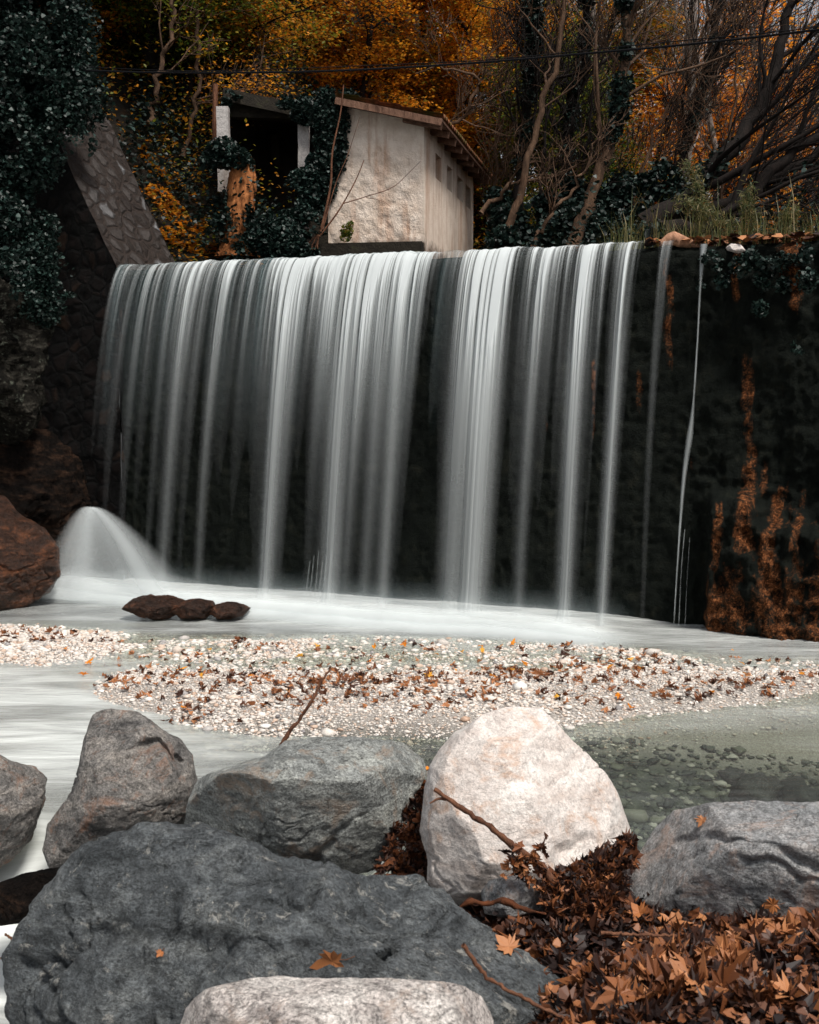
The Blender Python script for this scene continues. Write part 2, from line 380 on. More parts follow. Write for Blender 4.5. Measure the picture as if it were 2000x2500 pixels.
# ------------------------------------------------------------------ riverbed, gravel bar, bank
BAR = np.array([onz(px, py, 0)[:2] for px, py in Z((130, 1415), (250, 1480), (400, 1540), (560, 1556), (900, 1552), (1200, 1533), (1500, 1490), (1900, 1440), (1900, 1385), (1500, 1368), (1100, 1332), (700, 1326), (450, 1330), (290, 1334), (205, 1342), (230, 1375), (200, 1395))])
BAR2 = np.array([onz(px, py, 0)[:2] for px, py in Z((-300, 1400), (-60, 1395), (60, 1402), (180, 1392), (262, 1360), (215, 1335), (60, 1322), (-60, 1318), (-300, 1316))])
def sdf(poly, x, y):
    P = np.stack([x, y], 1); d = np.full(len(P), 1e9); ins = np.zeros(len(P), bool)
    for i in range(len(poly)):
        a, b = poly[i], poly[(i + 1) % len(poly)]; e = b - a; q = P - a
        h = np.clip((q @ e) / (e @ e), 0, 1); d = np.minimum(d, np.linalg.norm(q - h[:, None] * e, axis=1))
        c = ((a[1] > P[:, 1]) != (b[1] > P[:, 1])) & (P[:, 0] < (b[0] - a[0]) * (P[:, 1] - a[1]) / (b[1] - a[1] + 1e-12) + a[0])
        ins ^= c
    return np.where(ins, d, -d)
def bed_h(x, y):
    d1 = sdf(BAR, x, y) + .22 * fbm(np.stack([x * 1.1, y * 1.5, x * 0], 1), 3, 77); d2 = sdf(BAR2, x, y) + .15 * fbm(np.stack([x * 1.4, y * 2, x * 0], 1), 3, 78)
    back = sstep(11.2, 12.9, y)                     # the far side of the bar lies just under the water
    h1 = np.where(d1 > 0, .085 * np.minimum(d1 * 2.2, 1), np.maximum(d1 * .32, -.42)) - .097 * back * (d1 > 0)
    h1 = np.where(d1 > 0, h1, np.maximum(d1 * (.32 - .22 * back) - .097 * back, -.42))
    h2 = np.where(d2 > 0, .03 * np.minimum(d2 * 2, 1), np.maximum(d2 * .14, -.42))
    return np.maximum(h1, h2) + .018 * fbm(np.stack([x * 3, y * 3, x * 0], 1), 3, 6)
def bank_h(x, y):
    """stony bank the camera stands on; falls away to the water at the back and at the left"""
    f = np.interp(y, [0, 3, 4, 5, 6.1, 6.9, 7.6], [1.2, .98, .74, .48, .34, .12, -.45])
    f = f - .10 * sstep(5, 6, y)
    mid = sstep(.05, .75, x + .5 * np.maximum(y - 5.2, 0)); f = f - .62 * (1 - mid)
    left = sstep(-2.2, -1.2, x + .25 * (y - 4)); f = -.85 + (f + .85) * left
    return f + .05 * fbm(np.stack([x * 2, y * 2, x * 0], 1), 4, 12)
def ground_h(x, y):
    b = bed_h(x, y); k = bank_h(x, y)
    drop = sstep(8.6, 6.8, y) * .55                  # the stream falls away at the lower left
    return np.maximum(b - drop, k)
def build_bed():
    x = np.r_[np.linspace(-60, -9.2, 20), np.linspace(-9, 9, 420), np.linspace(9.2, 60, 20)]; y = np.r_[np.linspace(-6, 2.8, 10), np.linspace(3, 18, 420), [18.3, 19, 20]]
    X, Y = np.meshgrid(x, y, indexing='ij'); X = X.ravel(); Y = Y.ravel(); H = ground_h(X, Y)
    k = len(y); i = np.arange(len(x) - 1)[:, None] * k; j = np.arange(k - 1)[None]
    m, t, o = mat('pale_river_sand'); co = tex_coord(t); n = noise(t, co, 9, 8, .75); n2 = noise(t, co, 60, 5, .8)
    col = ramp(t, n2, [(.3, (.10, .085, .075)), (.5, (.33, .30, .27)), (.7, (.55, .52, .48))])
    g2 = ramp(t, noise(t, tex_coord(t, (1, 1, 1)), 7, 7, .75), [(.35, (.010, .011, .010)), (.55, (.06, .065, .05)), (.7, (.14, .14, .115))])
    a = node(t, 'ShaderNodeAttribute', attribute_name='deep'); col = mix(t, a.outputs['Fac'], col, g2)
    b = node(t, 'ShaderNodeAttribute', attribute_name='soil'); col = mix(t, b.outputs['Fac'], col, (.012, .008, .006))
    bsdf(t, o, col, .8, bump(t, n2, .8, .02), .3)
    deep = sstep(10.6, 9.9, Y) * sstep(-3.2, -.8, X); soil = (bank_h(X, Y) > bed_h(X, Y) - .5).astype(float) * sstep(8, 7, Y)
    g = Geo(); g.add(np.stack([X, Y, H], 1), np.stack([i + j, i + k + j, i + k + j + 1, i + j + 1], -1).reshape(-1, 4))
    tag(g.build('ground', m, smooth=True, vattr={'deep': deep, 'soil': soil}), kind='structure')
build_bed()

# icospheres ------------------------------------------------------
ICO = {}
def ico(n):
    if n not in ICO:
        b = bmesh.new(); bmesh.ops.create_icosphere(b, subdivisions=n, radius=1)
        ICO[n] = (unit(np.array([v.co[:] for v in b.verts])), np.array([[v.index for v in f.verts] for f in b.faces])); b.free()
    return ICO[n]

def pebbles(g, C, size, rng, n=2, r=None):
    V, Fc = ico(n); N = len(C)
    s = size[:, None] * rng.uniform(.65, 1.3, (N, 3)) * np.array([1, 1, .5])
    ang = rng.uniform(0, 6.28, N); ca, sa = np.cos(ang), np.sin(ang)
    P = V[None] * s[:, None] * (1 + .16 * rng.normal(size=(N, len(V), 1)))
    X = P[..., 0] * ca[:, None] - P[..., 1] * sa[:, None]; Y = P[..., 0] * sa[:, None] + P[..., 1] * ca[:, None]
    P = np.stack([X, Y, P[..., 2]], -1) + C[:, None]
    rr = rng.random(N) if r is None else r
    g.add(P.reshape(-1, 3), (Fc[None] + (np.arange(N) * len(V))[:, None, None]).reshape(-1, 3), np.repeat(rr, len(Fc)))
def build_gravel():
    rng = np.random.default_rng(5)
    m, t, o = mat('white_gravel'); a = node(t, 'ShaderNodeAttribute', attribute_name='r')
    col = ramp(t, a.outputs['Fac'], [(0, (.14, .13, .13)), (.05, (.34, .32, .31)), (.12, (.50, .46, .42)), (.35, (.60, .55, .50)), (.6, (.70, .64, .58)), (.70, (.52, .38, .29)), (.80, (.60, .54, .48)), (.93, (.42, .28, .20)), (.97, (.72, .70, .66)), (1, (.78, .76, .72))])
    n = noise(t, tex_coord(t), 45, 4, .7); col = mix(t, .6, col, ramp(t, n, [(.35, g3(.65)), (.6, g3(1.15))]), 'MULTIPLY')
    bsdf(t, o, col, .6, bump(t, n, .4, .01), .35)
    N = 210000; x = rng.uniform(-7.5, 7.5, N); y = rng.uniform(9.9, 15.6, N); d = np.maximum(sdf(BAR, x, y), sdf(BAR2, x, y) )
    keep = (d > -.55) & (rng.random(N) < sstep(-.55, .05, d)); x, y = x[keep], y[keep]
    big = vnoise(np.stack([x * 1.1, y * 1.1, x * 0], 1), 3)
    s = np.exp(rng.normal(-4.85, .48, len(x))) * (1 + .45 * sstep(0, .6, big)) * (1 + .5 * sstep(11.5, 13.5, y)); s = np.minimum(s, .055); s = np.where(rng.random(len(s)) < .006, s * 2.1, s)
    C = np.stack([x, y, bed_h(x, y) + s * .28], 1)
    g = Geo(); pebbles(g, C, s, rng, 1); tag(g.build('gravel', m, smooth=True), 'white river gravel bar scattered with brown leaves', 'gravel', kind='stuff')
    # darker stones lying on the stream bed in front of the bar
    N = 9000; x = rng.uniform(-2, 5.5, N); y = rng.uniform(7.2, 10.4, N); k_ = sdf(BAR, x, y) < -.12; x, y = x[k_], y[k_]; N = len(x)
    s = np.exp(rng.normal(-4.0, .5, N)); C = np.stack([x, y, ground_h(x, y) + s * .2], 1)
    m2, t, o = mat('mossy_bed_stones'); a = node(t, 'ShaderNodeAttribute', attribute_name='r')
    bsdf(t, o, ramp(t, a.outputs['Fac'], [(0, (.010, .011, .010)), (.4, (.04, .045, .035)), (.7, (.10, .10, .075)), (.9, (.20, .19, .16)), (1, (.32, .30, .27))]), .7)
    g = Geo(); pebbles(g, C, s, rng, 2)
    CB = np.array([np.r_[onz(px * 1.1594, py * 1.1594, -.2)[:2], -.30] for px, py in ((1530, 1530), (1575, 1525), (1500, 1545), (1620, 1522), (1545, 1612), (1600, 1640), (1680, 1655), (1490, 1575), (870, 1572), (940, 1578))]); pebbles(g, CB, np.array([.22, .3, .16, .22, .14, .2, .2, .12, .2, .18]), rng, 3, np.full(10, .02)); tag(g.build('bed_stones', m2, smooth=True), 'greenish stones on the stream bed under clear water', 'stones', kind='stuff')
build_gravel()

# ------------------------------------------------------------------ pool water
def water_mat(name, white=(.72, .75, .73), rough=.12, clear=(.80, .86, .80)):
    m, t, o = mat(name); a = node(t, 'ShaderNodeAttribute', attribute_name='milk')
    co = tex_coord(t, (.55, 2.2, 1)); n = noise(t, co, 1.7, 5, .6, .8); n2 = noise(t, tex_coord(t, (.5, 2.6, 1)), 5.5, 4, .6)
    dif = t.nodes.new('ShaderNodeBsdfDiffuse'); t.links.new(mix(t, .5, white, ramp(t, n, [(.32, g3(.40)), (.68, g3(1))]), 'MULTIPLY'), dif.inputs[0])
    tr = t.nodes.new('ShaderNodeBsdfTransparent'); tr.inputs[0].default_value = (*clear, 1)
    gl = node(t, 'ShaderNodeBsdfGlossy', Roughness=rough); gl.inputs[0].default_value = (.9, .92, .95, 1)
    nrm = bump(t, n2, .25, .05); t.links.new(nrm, gl.inputs['Normal'])
    f = node(t, 'ShaderNodeFresnel', IOR=1.33); t.links.new(nrm, f.inputs['Normal'])
    mk = math_(t, 'ADD', a.outputs['Fac'], math_(t, 'MULTIPLY', math_(t, 'SUBTRACT', n, .5), math_(t, 'MULTIPLY', a.outputs['Fac'], 1.1)))
    mkc = node(t, 'ShaderNodeClamp'); t.links.new(mk, mkc.inputs[0])
    x1 = t.nodes.new('ShaderNodeMixShader'); t.links.new(mkc.outputs[0], x1.inputs[0]); t.links.new(tr.outputs[0], x1.inputs[1]); t.links.new(dif.outputs[0], x1.inputs[2])
    x2 = t.nodes.new('ShaderNodeMixShader'); t.links.new(f.outputs[0], x2.inputs[0]); t.links.new(x1.outputs[0], x2.inputs[1]); t.links.new(gl.outputs[0], x2.inputs[2])
    t.links.new(x2.outputs[0], o.inputs[0]); return m
M['water'] = water_mat('pool_water')
def build_water():
    x = np.linspace(-14, 14, 520); y = np.linspace(3.2, 19.5, 520); X, Y = np.meshgrid(x, y, indexing='ij'); X = X.ravel(); Y = Y.ravel()
    so = (np.stack([X, Y, X * 0], 1) - D0); s = so @ U; out = so @ Nn
    fr = 1.20 + .12 * n1(s * .9, 3)
    q = out - fr
    foam = np.exp(-(np.maximum(q - .15, 0) / (.30 + .12 * n1(s * .7, 7))) ** 2)
    foam *= sstep(3.6, 2.6, s) * sstep(-8, -6, s)
    milk = np.maximum(foam, .0)
    base = .34 + .30 * sstep(2.0, 0, q) 
    base += .34 * sstep(-1.0, -3.3, X) * sstep(6.5, 10, Y) * sstep(14.5, 12.4, Y)
    base -= .28 * sstep(-1.6, .6, X) * sstep(10.9, 10.0, Y)
    base += .20 * sstep(10.9, 10.2, Y) * sstep(9.4, 10.2, Y) * sstep(3, 0, X)
    base += .24 * fbm(np.stack([X * .5, Y * 2.2, X * 0], 1), 4, 55)
    d = np.maximum(sdf(BAR, X, Y), sdf(BAR2, X, Y)); base = base - .22 * sstep(-.25, .25, d)
    milk = np.clip(np.maximum(milk, base), .05, 1)
    wave = .008 * fbm(np.stack([X * 1.2, Y * 3, X * 0], 1), 3, 61)
    H = wave + .05 * foam
    # rapids at the lower left: the surface drops behind the first boulders
    f = sstep(8.3, 6.9, Y); H = H - .62 * f
    rap = sstep(8.4, 7.7, Y) * sstep(-1.0, -1.6, X); milk = np.clip(np.maximum(milk, rap * (.75 + .5 * fbm(np.stack([X * 4, Y * 1.2, X * 0], 1), 4, 91))), .05, 1)
    H = H + f * .05 * fbm(np.stack([X * 2, Y * 2, X * 0], 1), 4, 93)
    k = len(y); i = np.arange(len(x) - 1)[:, None] * k; j = np.arange(k - 1)[None]
    fc = np.stack([i + j, i + k + j, i + k + j + 1, i + j + 1], -1).reshape(-1, 4)
    oc = out[fc].mean(1); fc = fc[oc > -.3]
    g = Geo(); g.add(np.stack([X, Y, H], 1), fc)
    tag(g.build('water', M['water'], smooth=True, vattr={'milk': milk}), kind='structure')
build_water()

# ------------------------------------------------------------------ waterfall
def fall_mat(name, col=(.72, .765, .77)):
    m, t, o = mat(name); a = node(t, 'ShaderNodeAttribute', attribute_name='dens')
    d = t.nodes.new('ShaderNodeBsdfDiffuse'); d.inputs[0].default_value = (*col, 1)
    l = t.nodes.new('ShaderNodeBsdfTranslucent'); l.inputs[0].default_value = (*col, 1)
    tr = t.nodes.new('ShaderNodeBsdfTransparent'); mx = node(t, 'ShaderNodeMixShader', Fac=.3)
    t.links.new(d.outputs[0], mx.inputs[1]); t.links.new(l.outputs[0], mx.inputs[2])
    x = t.nodes.new('ShaderNodeMixShader'); t.links.new(a.outputs['Fac'], x.inputs[0]); t.links.new(tr.outputs[0], x.inputs[1]); t.links.new(mx.outputs[0], x.inputs[2])
    t.links.new(x.outputs[0], o.inputs[0]); return m
M['fall'] = fall_mat('falling_water')
# streams: column at the crest (zoom px), half width top, half width foot, strength top, strength foot
ST = [(268, 10, 8, .55, .18), (290, 9, 9, .5, .05), (312, 10, 10, .6, .2), (345, 14, 9, .6, .22), (372, 12, 12, .55, .14), (402, 12, 9, .65, .30), (436, 18, 15, .85, .55), (470, 14, 9, .7, .2),
      (505, 13, 10, .8, .42), (532, 15, 12, .55, .1), (566, 16, 14, .6, .12), (600, 15, 12, .6, .1), (640, 24, 20, .9, .72), (668, 14, 10, .5, .12), (690, 10, 6, .35, .05), (722, 24, 10, .9, .2), (772, 30, 26, 1., .86), (806, 20, 12, .8, .12),
      (842, 20, 14, .75, .42), (880, 22, 16, .85, .55), (908, 16, 8, .6, .08), (952, 16, 10, .22, .06), (1005, 26, 24, .8, .62), (1052, 28, 25, .95, .74), (1082, 16, 18, .5, .25), (1120, 14, 8, .35, .08), (1150, 18, 16, .72, .42), (1182, 10, 8, .45, .08),
      (1204, 9, 6, .35, .05), (1240, 24, 20, .92, .70), (1268, 8, 6, .25, .04), (1280, 4, 5, .35, .1), (1322, 15, 14, .92, .68), (1345, 5, 4, .15, .03), (1398, 10, 7, .62, .22)]
def fall_layer(name, v0, dmul, seed, off, fine, keep=None, mt='fall'):
    ss = np.linspace(S_L + .04, 3.75, 1500); nt_ = 84
    T = np.r_[np.linspace(-.22, 0, 8)[:-1], np.linspace(0, 1, nt_) ** .8 * .962]
    SS, TT = np.meshgrid(ss, T, indexing='ij'); SS = SS.ravel(); TT = TT.ravel()
    tp = np.maximum(TT, 0); zz = CR + .05 - 4.905 * tp ** 2; v = np.clip((CR - zz) / CR, 0, 1)
    pxs = None
    dens = np.zeros(SS.size)
    amp = np.zeros(SS.size)
    for k, (c, w0, w1, a0, a1) in enumerate(ST):
        if keep is not None and k not in keep: continue
        sc = float(s_of_px(c * 1.1594)); m_ = abs(float(s_of_px(c * 1.1594 + 10) - s_of_px(c * 1.1594))) / 10 * 1.1594
        vv = v ** .6; wd = (w0 * (1 - vv) + 1.0 * w1 * vv) * m_; wd *= 1.14 - .12 * v ** .5; wd *= 1 + .10 * np.interp(v, [0, .1, 1], [2.2, .3, 0])
        a = a0 * (1 - vv) ** 1.2 + .92 * a1 * vv ** .9
        c2 = sc + .012 * np.sin(v * 5 + k) * v
        dens += a * np.exp(-np.abs((SS - c2) / wd) ** 2.0)
    # fine threads, strongest at the lip and merging into soft veils lower down
    th = n1(SS * 26 + .25 * v, seed, 3); th2 = n1(SS * 5 + .15 * v, seed + 3, 2); th3 = n1(SS * 70, seed + 5, 2)
    veil = (.05 if mt == 'fall' else .36) * sstep(2.6, -1.0, SS) * (.15 + .6 * sstep(.7, .0, v)) + .10 * sstep(3.3, 2.5, SS) * sstep(.8, .0, v)
    gap = 1 - .0 * SS
    dens = dens + veil * (1 + 1.1 * th2)
    dens *= 1 + fine * (.85 * th * sstep(.42, .0, v) + .45 * th3 * sstep(.16, 0, v) + .10 * th)
    lipx = sstep(.05, 0.0, v) * sstep(3.2, 2.6, SS)
    dens = np.where(TT <= 0, np.maximum(dens * .8, .12 if mt == 'fall' else 0), dens)
    foot = sstep(.86, 1.0, v) ** 2 * sstep(3.4, 2.6, SS)
    if mt == 'fall': dens = dens * (1 - .20 * sstep(-.5, -3.5, SS)) * (1 - .30 * sstep(.05, .6, n1(SS * 2.1, 97, 2)) * sstep(1.4, .8, SS))
    dens = np.clip(dens, 0, 1.12) ** 2.3 * dmul; dens = np.clip(dens, 0, .96); dens = np.clip(dens + foot * .35 * dmul, 0, .97)
    dens *= sstep(S_L, S_L + .12, SS) * sstep(3.75, 3.6, SS)
    sp_ = v0 * (1 + .10 * n1(SS * 1.7, 40) + .10 * (dens - .4))
    out = np.where(TT < 0, TT * 1.0 + .03, sp_ * tp + .03) + off + .03 * dens
    V = dam(SS, zz - np.where(TT < 0, -.01, 0) + (.035 * n1(SS * 2.5, 41) + .02 * n1(SS * 9, 43)) * sstep(.2, 0, v), out)
    n, k = len(ss), len(T); i = np.arange(n - 1)[:, None] * k; j = np.arange(k - 1)[None]
    fc = np.stack([i + j, i + k + j, i + k + j + 1, i + j + 1], -1).reshape(-1, 4)
    fc = fc[dens[fc].max(1) > .012]
    g = Geo(); g.add(V, fc)
    return tag(g.build(name, M[mt], smooth=True, vattr={'dens': dens}), kind='structure')
M['veil'] = fall_mat('thin_teal_water', (.09, .155, .165))
fall_layer('waterfall', 1.24, .92, 11, 0, 1.0)
fall_layer('waterfall_veil', .86, 1.0, 23, .05, .6, [], 'veil')

def trickle(pts, w_, name='water_trickle', dens=.5, out=.18):
    P = np.array([dam(float(s_of_px(x * 1.1594)), z, out + .25 * i / len(pts)) for i, (x, z) in enumerate(pts)]); P = spline(P, 60)
    n = len(P); v = np.linspace(0, 1, n); wv = np.interp(v, np.linspace(0, 1, len(w_)), w_) ; a = np.linspace(-1, 1, 9)
    V = P[:, None] + a[None, :, None] * wv[:, None, None] * U; V = V + (.02 * (1 - a ** 2))[None, :, None] * Nn
    D = (1 - np.abs(a)[None] ** 1.5) * dens * (1 + .5 * n1(v * 14 + dens * 9, 4))[:, None] * sstep(1.0, .9, v)[:, None] ** .5
    i = np.arange(n - 1)[:, None] * 9; j = np.arange(8)[None]
    g = Geo(); g.add(V.reshape(-1, 3), np.stack([i + j, i + 10 - 1 + j, i + 10 + j, i + j + 1], -1).reshape(-1, 4))
    return tag(g.build(name, M['fall'], smooth=True, vattr={'dens': np.clip(D.ravel(), 0, 1)}), kind='structure')
trickle([(1477, 4.62), (1474, 4.3), (1470, 3.4), (1463, 2.5), (1452, 1.9), (1446, 1.2), (1442, .5), (1440, 0)], [.05, .018, .012, .015, .015, .045, .03, .02, .014, .012, .01], dens=.5)
trickle([(1452, 1.2), (1450, .8), (1449, .0)], [.008, .008], dens=.3)
trickle([(1463, 1.1), (1462, .6), (1462, .0)], [.006, .006], dens=.25)
for q, px in enumerate((668, 676, 686, 694, 702, 712)): trickle([(px + 36, .62 + .07 * (q % 3)), (px + 35, .3), (px + 35, 0)], [.008, .016, .02], dens=.16, out=.75)

def foam_band():
    """soft low ridge of spray along the foot of the fall"""
    s = np.linspace(-5.2, 3.55, 700); a = np.linspace(0, 1, 40); SS, A = np.meshgrid(s, a, indexing='ij'); SS = SS.ravel(); A = A.ravel()
    g = Geo(); DD = []
    for L, (hh, oo, dd) in enumerate([(.30, 1.12, .14), (.24, 1.18, .26), (.20, 1.28, .42), (.18, 1.40, .55), (.11, 1.54, .7)]):
        hgt = hh * (1 + .35 * n1(SS * 1.1 + L * 5, 30 + L)) * (1 + .45 * sstep(-1.5, -4.5, SS)) * (.3 + .7 * sstep(3.5, 2.2, SS))
        z = hgt * (1 - A ** 2) ; o_ = oo + .36 * A ** 1.3 + .1 * n1(SS * .9, 3)
        D = dd * np.sin(np.pi * np.clip(A, 0, 1)) ** .6 * sstep(0, .5, A) * sstep(3.55, 2.6, SS) * sstep(-5.2, -4.6, SS) * (1 + .25 * n1(SS * 2.2, 50 + L))
        n, k = len(s), len(a); i = np.arange(n - 1)[:, None] * k; j = np.arange(k - 1)[None]
        g.add(dam(SS, z, o_), np.stack([i + j, i + k + j, i + k + j + 1, i + j + 1], -1).reshape(-1, 4)); DD.append(D)
    tag(g.build('foam', M['fall'], smooth=True, vattr={'dens': np.clip(np.concatenate(DD), 0, .95)}), 'white spray along the foot of the waterfall', 'foam', kind='stuff')
foam_band()

# ------------------------------------------------------------------ rocks
def rock(name, label, cat, outline, Y, depth, mtl, planes=(), amp=.05, seed=1, sub=6, group=None, box_=.75, cracks=(), rid=.5, fq=1.0, fac=12):
    """outline: pixels of the silhouette; the body is a closed boulder 'depth' deep (half depths front, back)"""
    O = np.array(outline, float); cpx = O.mean(0); A2 = 0; cx = cy = 0
    for i in range(len(O)):
        x0, y0 = O[i]; x1, y1 = O[(i + 1) % len(O)]; c = x0 * y1 - x1 * y0; A2 += c; cx += (x0 + x1) * c; cy += (y0 + y1) * c
    cpx = np.array([cx / (3 * A2), cy / (3 * A2)])
    C = at(cpx[0], cpx[1], Y); fw = unit(C - np.array([0, 0, CZ])); rt = unit(np.cross(fw, [0, 0, 1])); up = np.cross(rt, fw)
    E = np.array([0, 0, CZ]); D_ = np.dot(C - E, fw)
    pts = []
    for i in range(len(O)):
        for q in np.linspace(0, 1, 8)[:-1]:
            p = O[i] * (1 - q) + O[(i + 1) % len(O)] * q; r = ray(*p); w_ = E + r * (D_ / np.dot(r, fw)) - C; pts.append((np.dot(w_, rt), np.dot(w_, up)))
    pts = np.array(pts); th = np.arctan2(pts[:, 1], pts[:, 0]); rr = np.hypot(pts[:, 0], pts[:, 1]); o_ = np.argsort(th); th, rr = th[o_], rr[o_]
    V, Fc = ico(sub); dx, dy, dz = V[:, 0], V[:, 1], V[:, 2]     # dx right, dy away, dz up
    m_ = np.hypot(dx, dz); R = np.interp(np.arctan2(dz, dx), np.r_[th - 2 * np.pi, th, th + 2 * np.pi], np.r_[rr, rr, rr])
    mm = np.sin(np.arccos(np.clip(np.abs(dy), 0, 1))) ** box_
    dep = np.where(dy < 0, depth[0], depth[1]) * np.sign(dy) * np.abs(dy) ** .85
    u = dx / (m_ + 1e-9) * R * mm; v = dz / (m_ + 1e-9) * R * mm
    L = np.stack([u, dep, v], 1)
    sc = np.sqrt(abs(A2) / 2) / F * Y                             # characteristic size in metres
    for (n, d) in planes:
        n = unit(np.array(n, float)); e = L @ n - d * sc; k = .05 * sc
        L = L - n * (np.where(e > 0, e, 0) * .93)[:, None]
    rf = np.random.default_rng(seed * 7 + 1)
    for q in range(fac):
        n = rf.normal(size=3) * [1, .5, 1]; n[1] = -abs(n[1]) - .75; n = unit(n)
        pr = L @ n; d_ = np.percentile(pr, 99.9) * rf.uniform(.80, .93) ; e = pr - d_; L = L - n * (np.where(e > 0, e, 0) * .88)[:, None]
    nz = fbm(L / sc * 1.6 * fq + seed * 7.7, 6, seed, .52); rg = fbm(L / sc * 1.5 * fq + seed * 3.3, 5, seed + 50, .5, True)
    # faceting: step-like chips
    fc = fbm(L / sc * 2.4 * fq + 9, 3, seed + 80); fc = np.round(fc * 5) / 5 * .6 + fc * .4
    nrm = unit(np.stack([u / (R + 1e-6) ** 1, np.sign(dy) * np.abs(dy) , v / (R + 1e-6)], 1))
    dsp = amp * sc * (nz + rid * (rg - .3) * .8 + .5 * fc) + amp * .28 * sc * fbm(L / sc * 11 * fq, 4, seed + 90, .6)
    ck = fbm(L / sc * np.array([1.5, 1.5, 2.3]) * fq + seed, 4, seed + 33, .5); ck2 = fbm(L / sc * np.array([3.3, 3.3, 4.2]) * fq + seed, 4, seed + 37, .55)
    dsp -= amp * sc * (.65 * np.exp(-(ck / .018) ** 2) + .35 * np.exp(-(ck2 / .02) ** 2)) * sstep(-.2, .3, nz + .1)
    L = L + nrm * dsp[:, None]
    W = C + L[:, :1] * rt + L[:, 1:2] * fw + L[:, 2:] * up
    if cracks:
        q = W - E; f_ = q @ np.array([0, cp, -sp]); px = 1000 + F * q[:, 0] / f_; py = 1250 - F * (q @ np.array([0, sp, cp])) / f_
        px = px + 9 * vnoise(W * 14, 5); py = py + 9 * vnoise(W * 14, 6)
        for line, wpx, dp in cracks:
            l = np.array(line, float); dist = np.full(len(W), 1e9)
            for a, b in zip(l[:-1], l[1:]):
                e = b - a; h = np.clip(((px - a[0]) * e[0] + (py - a[1]) * e[1]) / (e @ e), 0, 1)
                dist = np.minimum(dist, np.hypot(px - a[0] - h * e[0], py - a[1] - h * e[1]))
            cn = np.clip(.55 + 1.1 * fbm(W * 5, 3, 66), .05, 1.3); W = W + (fw * 1.0)[None] * (np.exp(-(dist / (wpx * (.5 + .8 * cn))) ** 2) * dp * cn * (dy < .2))[:, None]
    base = np.array([C[0], C[1], W[:, 2].min()])
    g = Geo(); g.add(W, Fc)
    return tag(g.build(name, mtl, origin=base, smooth=True), label, cat, group)

mk_ = rock_mat
MR2 = mk_('grey_brown_rock', (.05, .048, .048), (.16, .15, .14), (.30, .27, .24), warm=(.25, .13, .08), seed=2)
MR3 = mk_('grey_green_rock', (.13, .14, .135), (.24, .25, .24), (.36, .37, .34), warm=(.30, .22, .16), seed=3)
MR4 = mk_('white_limestone', (.42, .35, .31), (.60, .54, .50), (.70, .66, .62), warm=(.50, .32, .22), seed=4, bs=.65, mot=.42)
MR5 = mk_('grey_pink_rock', (.14, .15, .155), (.24, .24, .24), (.34, .31, .29), warm=(.36, .26, .21), seed=5, bs=.8)
MR6 = mk_('dark_slate_rock', (.030, .035, .038), (.075, .083, .088), (.15, .16, .16), seed=6, lich=(.34, .33, .30))
MR7 = mk_('pale_speckled_rock', (.20, .17, .16), (.50, .45, .42), (.66, .62, .58), seed=7, warm=(.42, .32, .26))
MRB = mk_('wet_brown_rock', (.010, .006, .004), (.045, .018, .009), (.17, .062, .026), seed=8, rough=.4, bs=1.3)
MRD = mk_('dark_cliff_rock', (.002, .002, .002), (.007, .005, .004), (.035, .019, .012), seed=9, rough=.8, spec=.05)
MRL = mk_('lichen_rock', (.003, .003, .003), (.010, .009, .007), (.06, .055, .045), seed=10, spec=.05, lich=(.13, .14, .11))

rock('boulder', 'dark boulder cut by the left edge beside the small rapids', 'boulder', Z((-130, 1600), (-60, 1575), (0, 1590), (25, 1605), (80, 1612), (102, 1640), (90, 1700), (60, 1770), (20, 1815), (-60, 1850), (-140, 1800)), 7.7, (.4, .5), MR2, amp=.06, seed=3)
rock('boulder', 'upright grey-brown boulder with a dark jagged crack and black underside', 'boulder',
     Z((195, 1500), (215, 1490), (290, 1498), (335, 1530), (385, 1558), (405, 1590), (412, 1650), (395, 1720), (360, 1790), (250, 1860), (170, 1860), (105, 1840), (88, 1790), (100, 1735), (150, 1670), (172, 1590)), 7.5, (.50, .55), MR2,
     planes=[((.1, -.62, -.78), .36), ((-.1, -.9, .25), .42)], amp=.045, seed=5, sub=7,
     cracks=[(Z((232, 1568), (252, 1583), (285, 1572), (335, 1560), (348, 1575), (352, 1592), (378, 1608)), 6, .06), (Z((345, 1590), (335, 1640), (345, 1680)), 8, -.03)])
rock('boulder', 'broad flat-topped pale grey boulder in the middle, left of the white one', 'boulder',
     Z((375, 1745), (385, 1700), (405, 1655), (425, 1635), (500, 1612), (560, 1592), (600, 1562), (680, 1556), (760, 1556), (850, 1562), (897, 1595), (897, 1625), (868, 1690), (838, 1745), (800, 1835), (740, 1850), (685, 1845), (640, 1835), (520, 1810), (440, 1790)), 7.0, (.62, .75), MR3,
     planes=[((.0, -.35, .94), .42), ((.05, -.80, -.60), .33), ((.7, -.6, -.2), .50)], amp=.035, seed=8, sub=7,
     cracks=[(Z((672, 1850), (680, 1800), (705, 1755), (740, 1730), (790, 1700)), 8, .05), (Z((560, 1790), (620, 1795), (668, 1812)), 14, .07)])
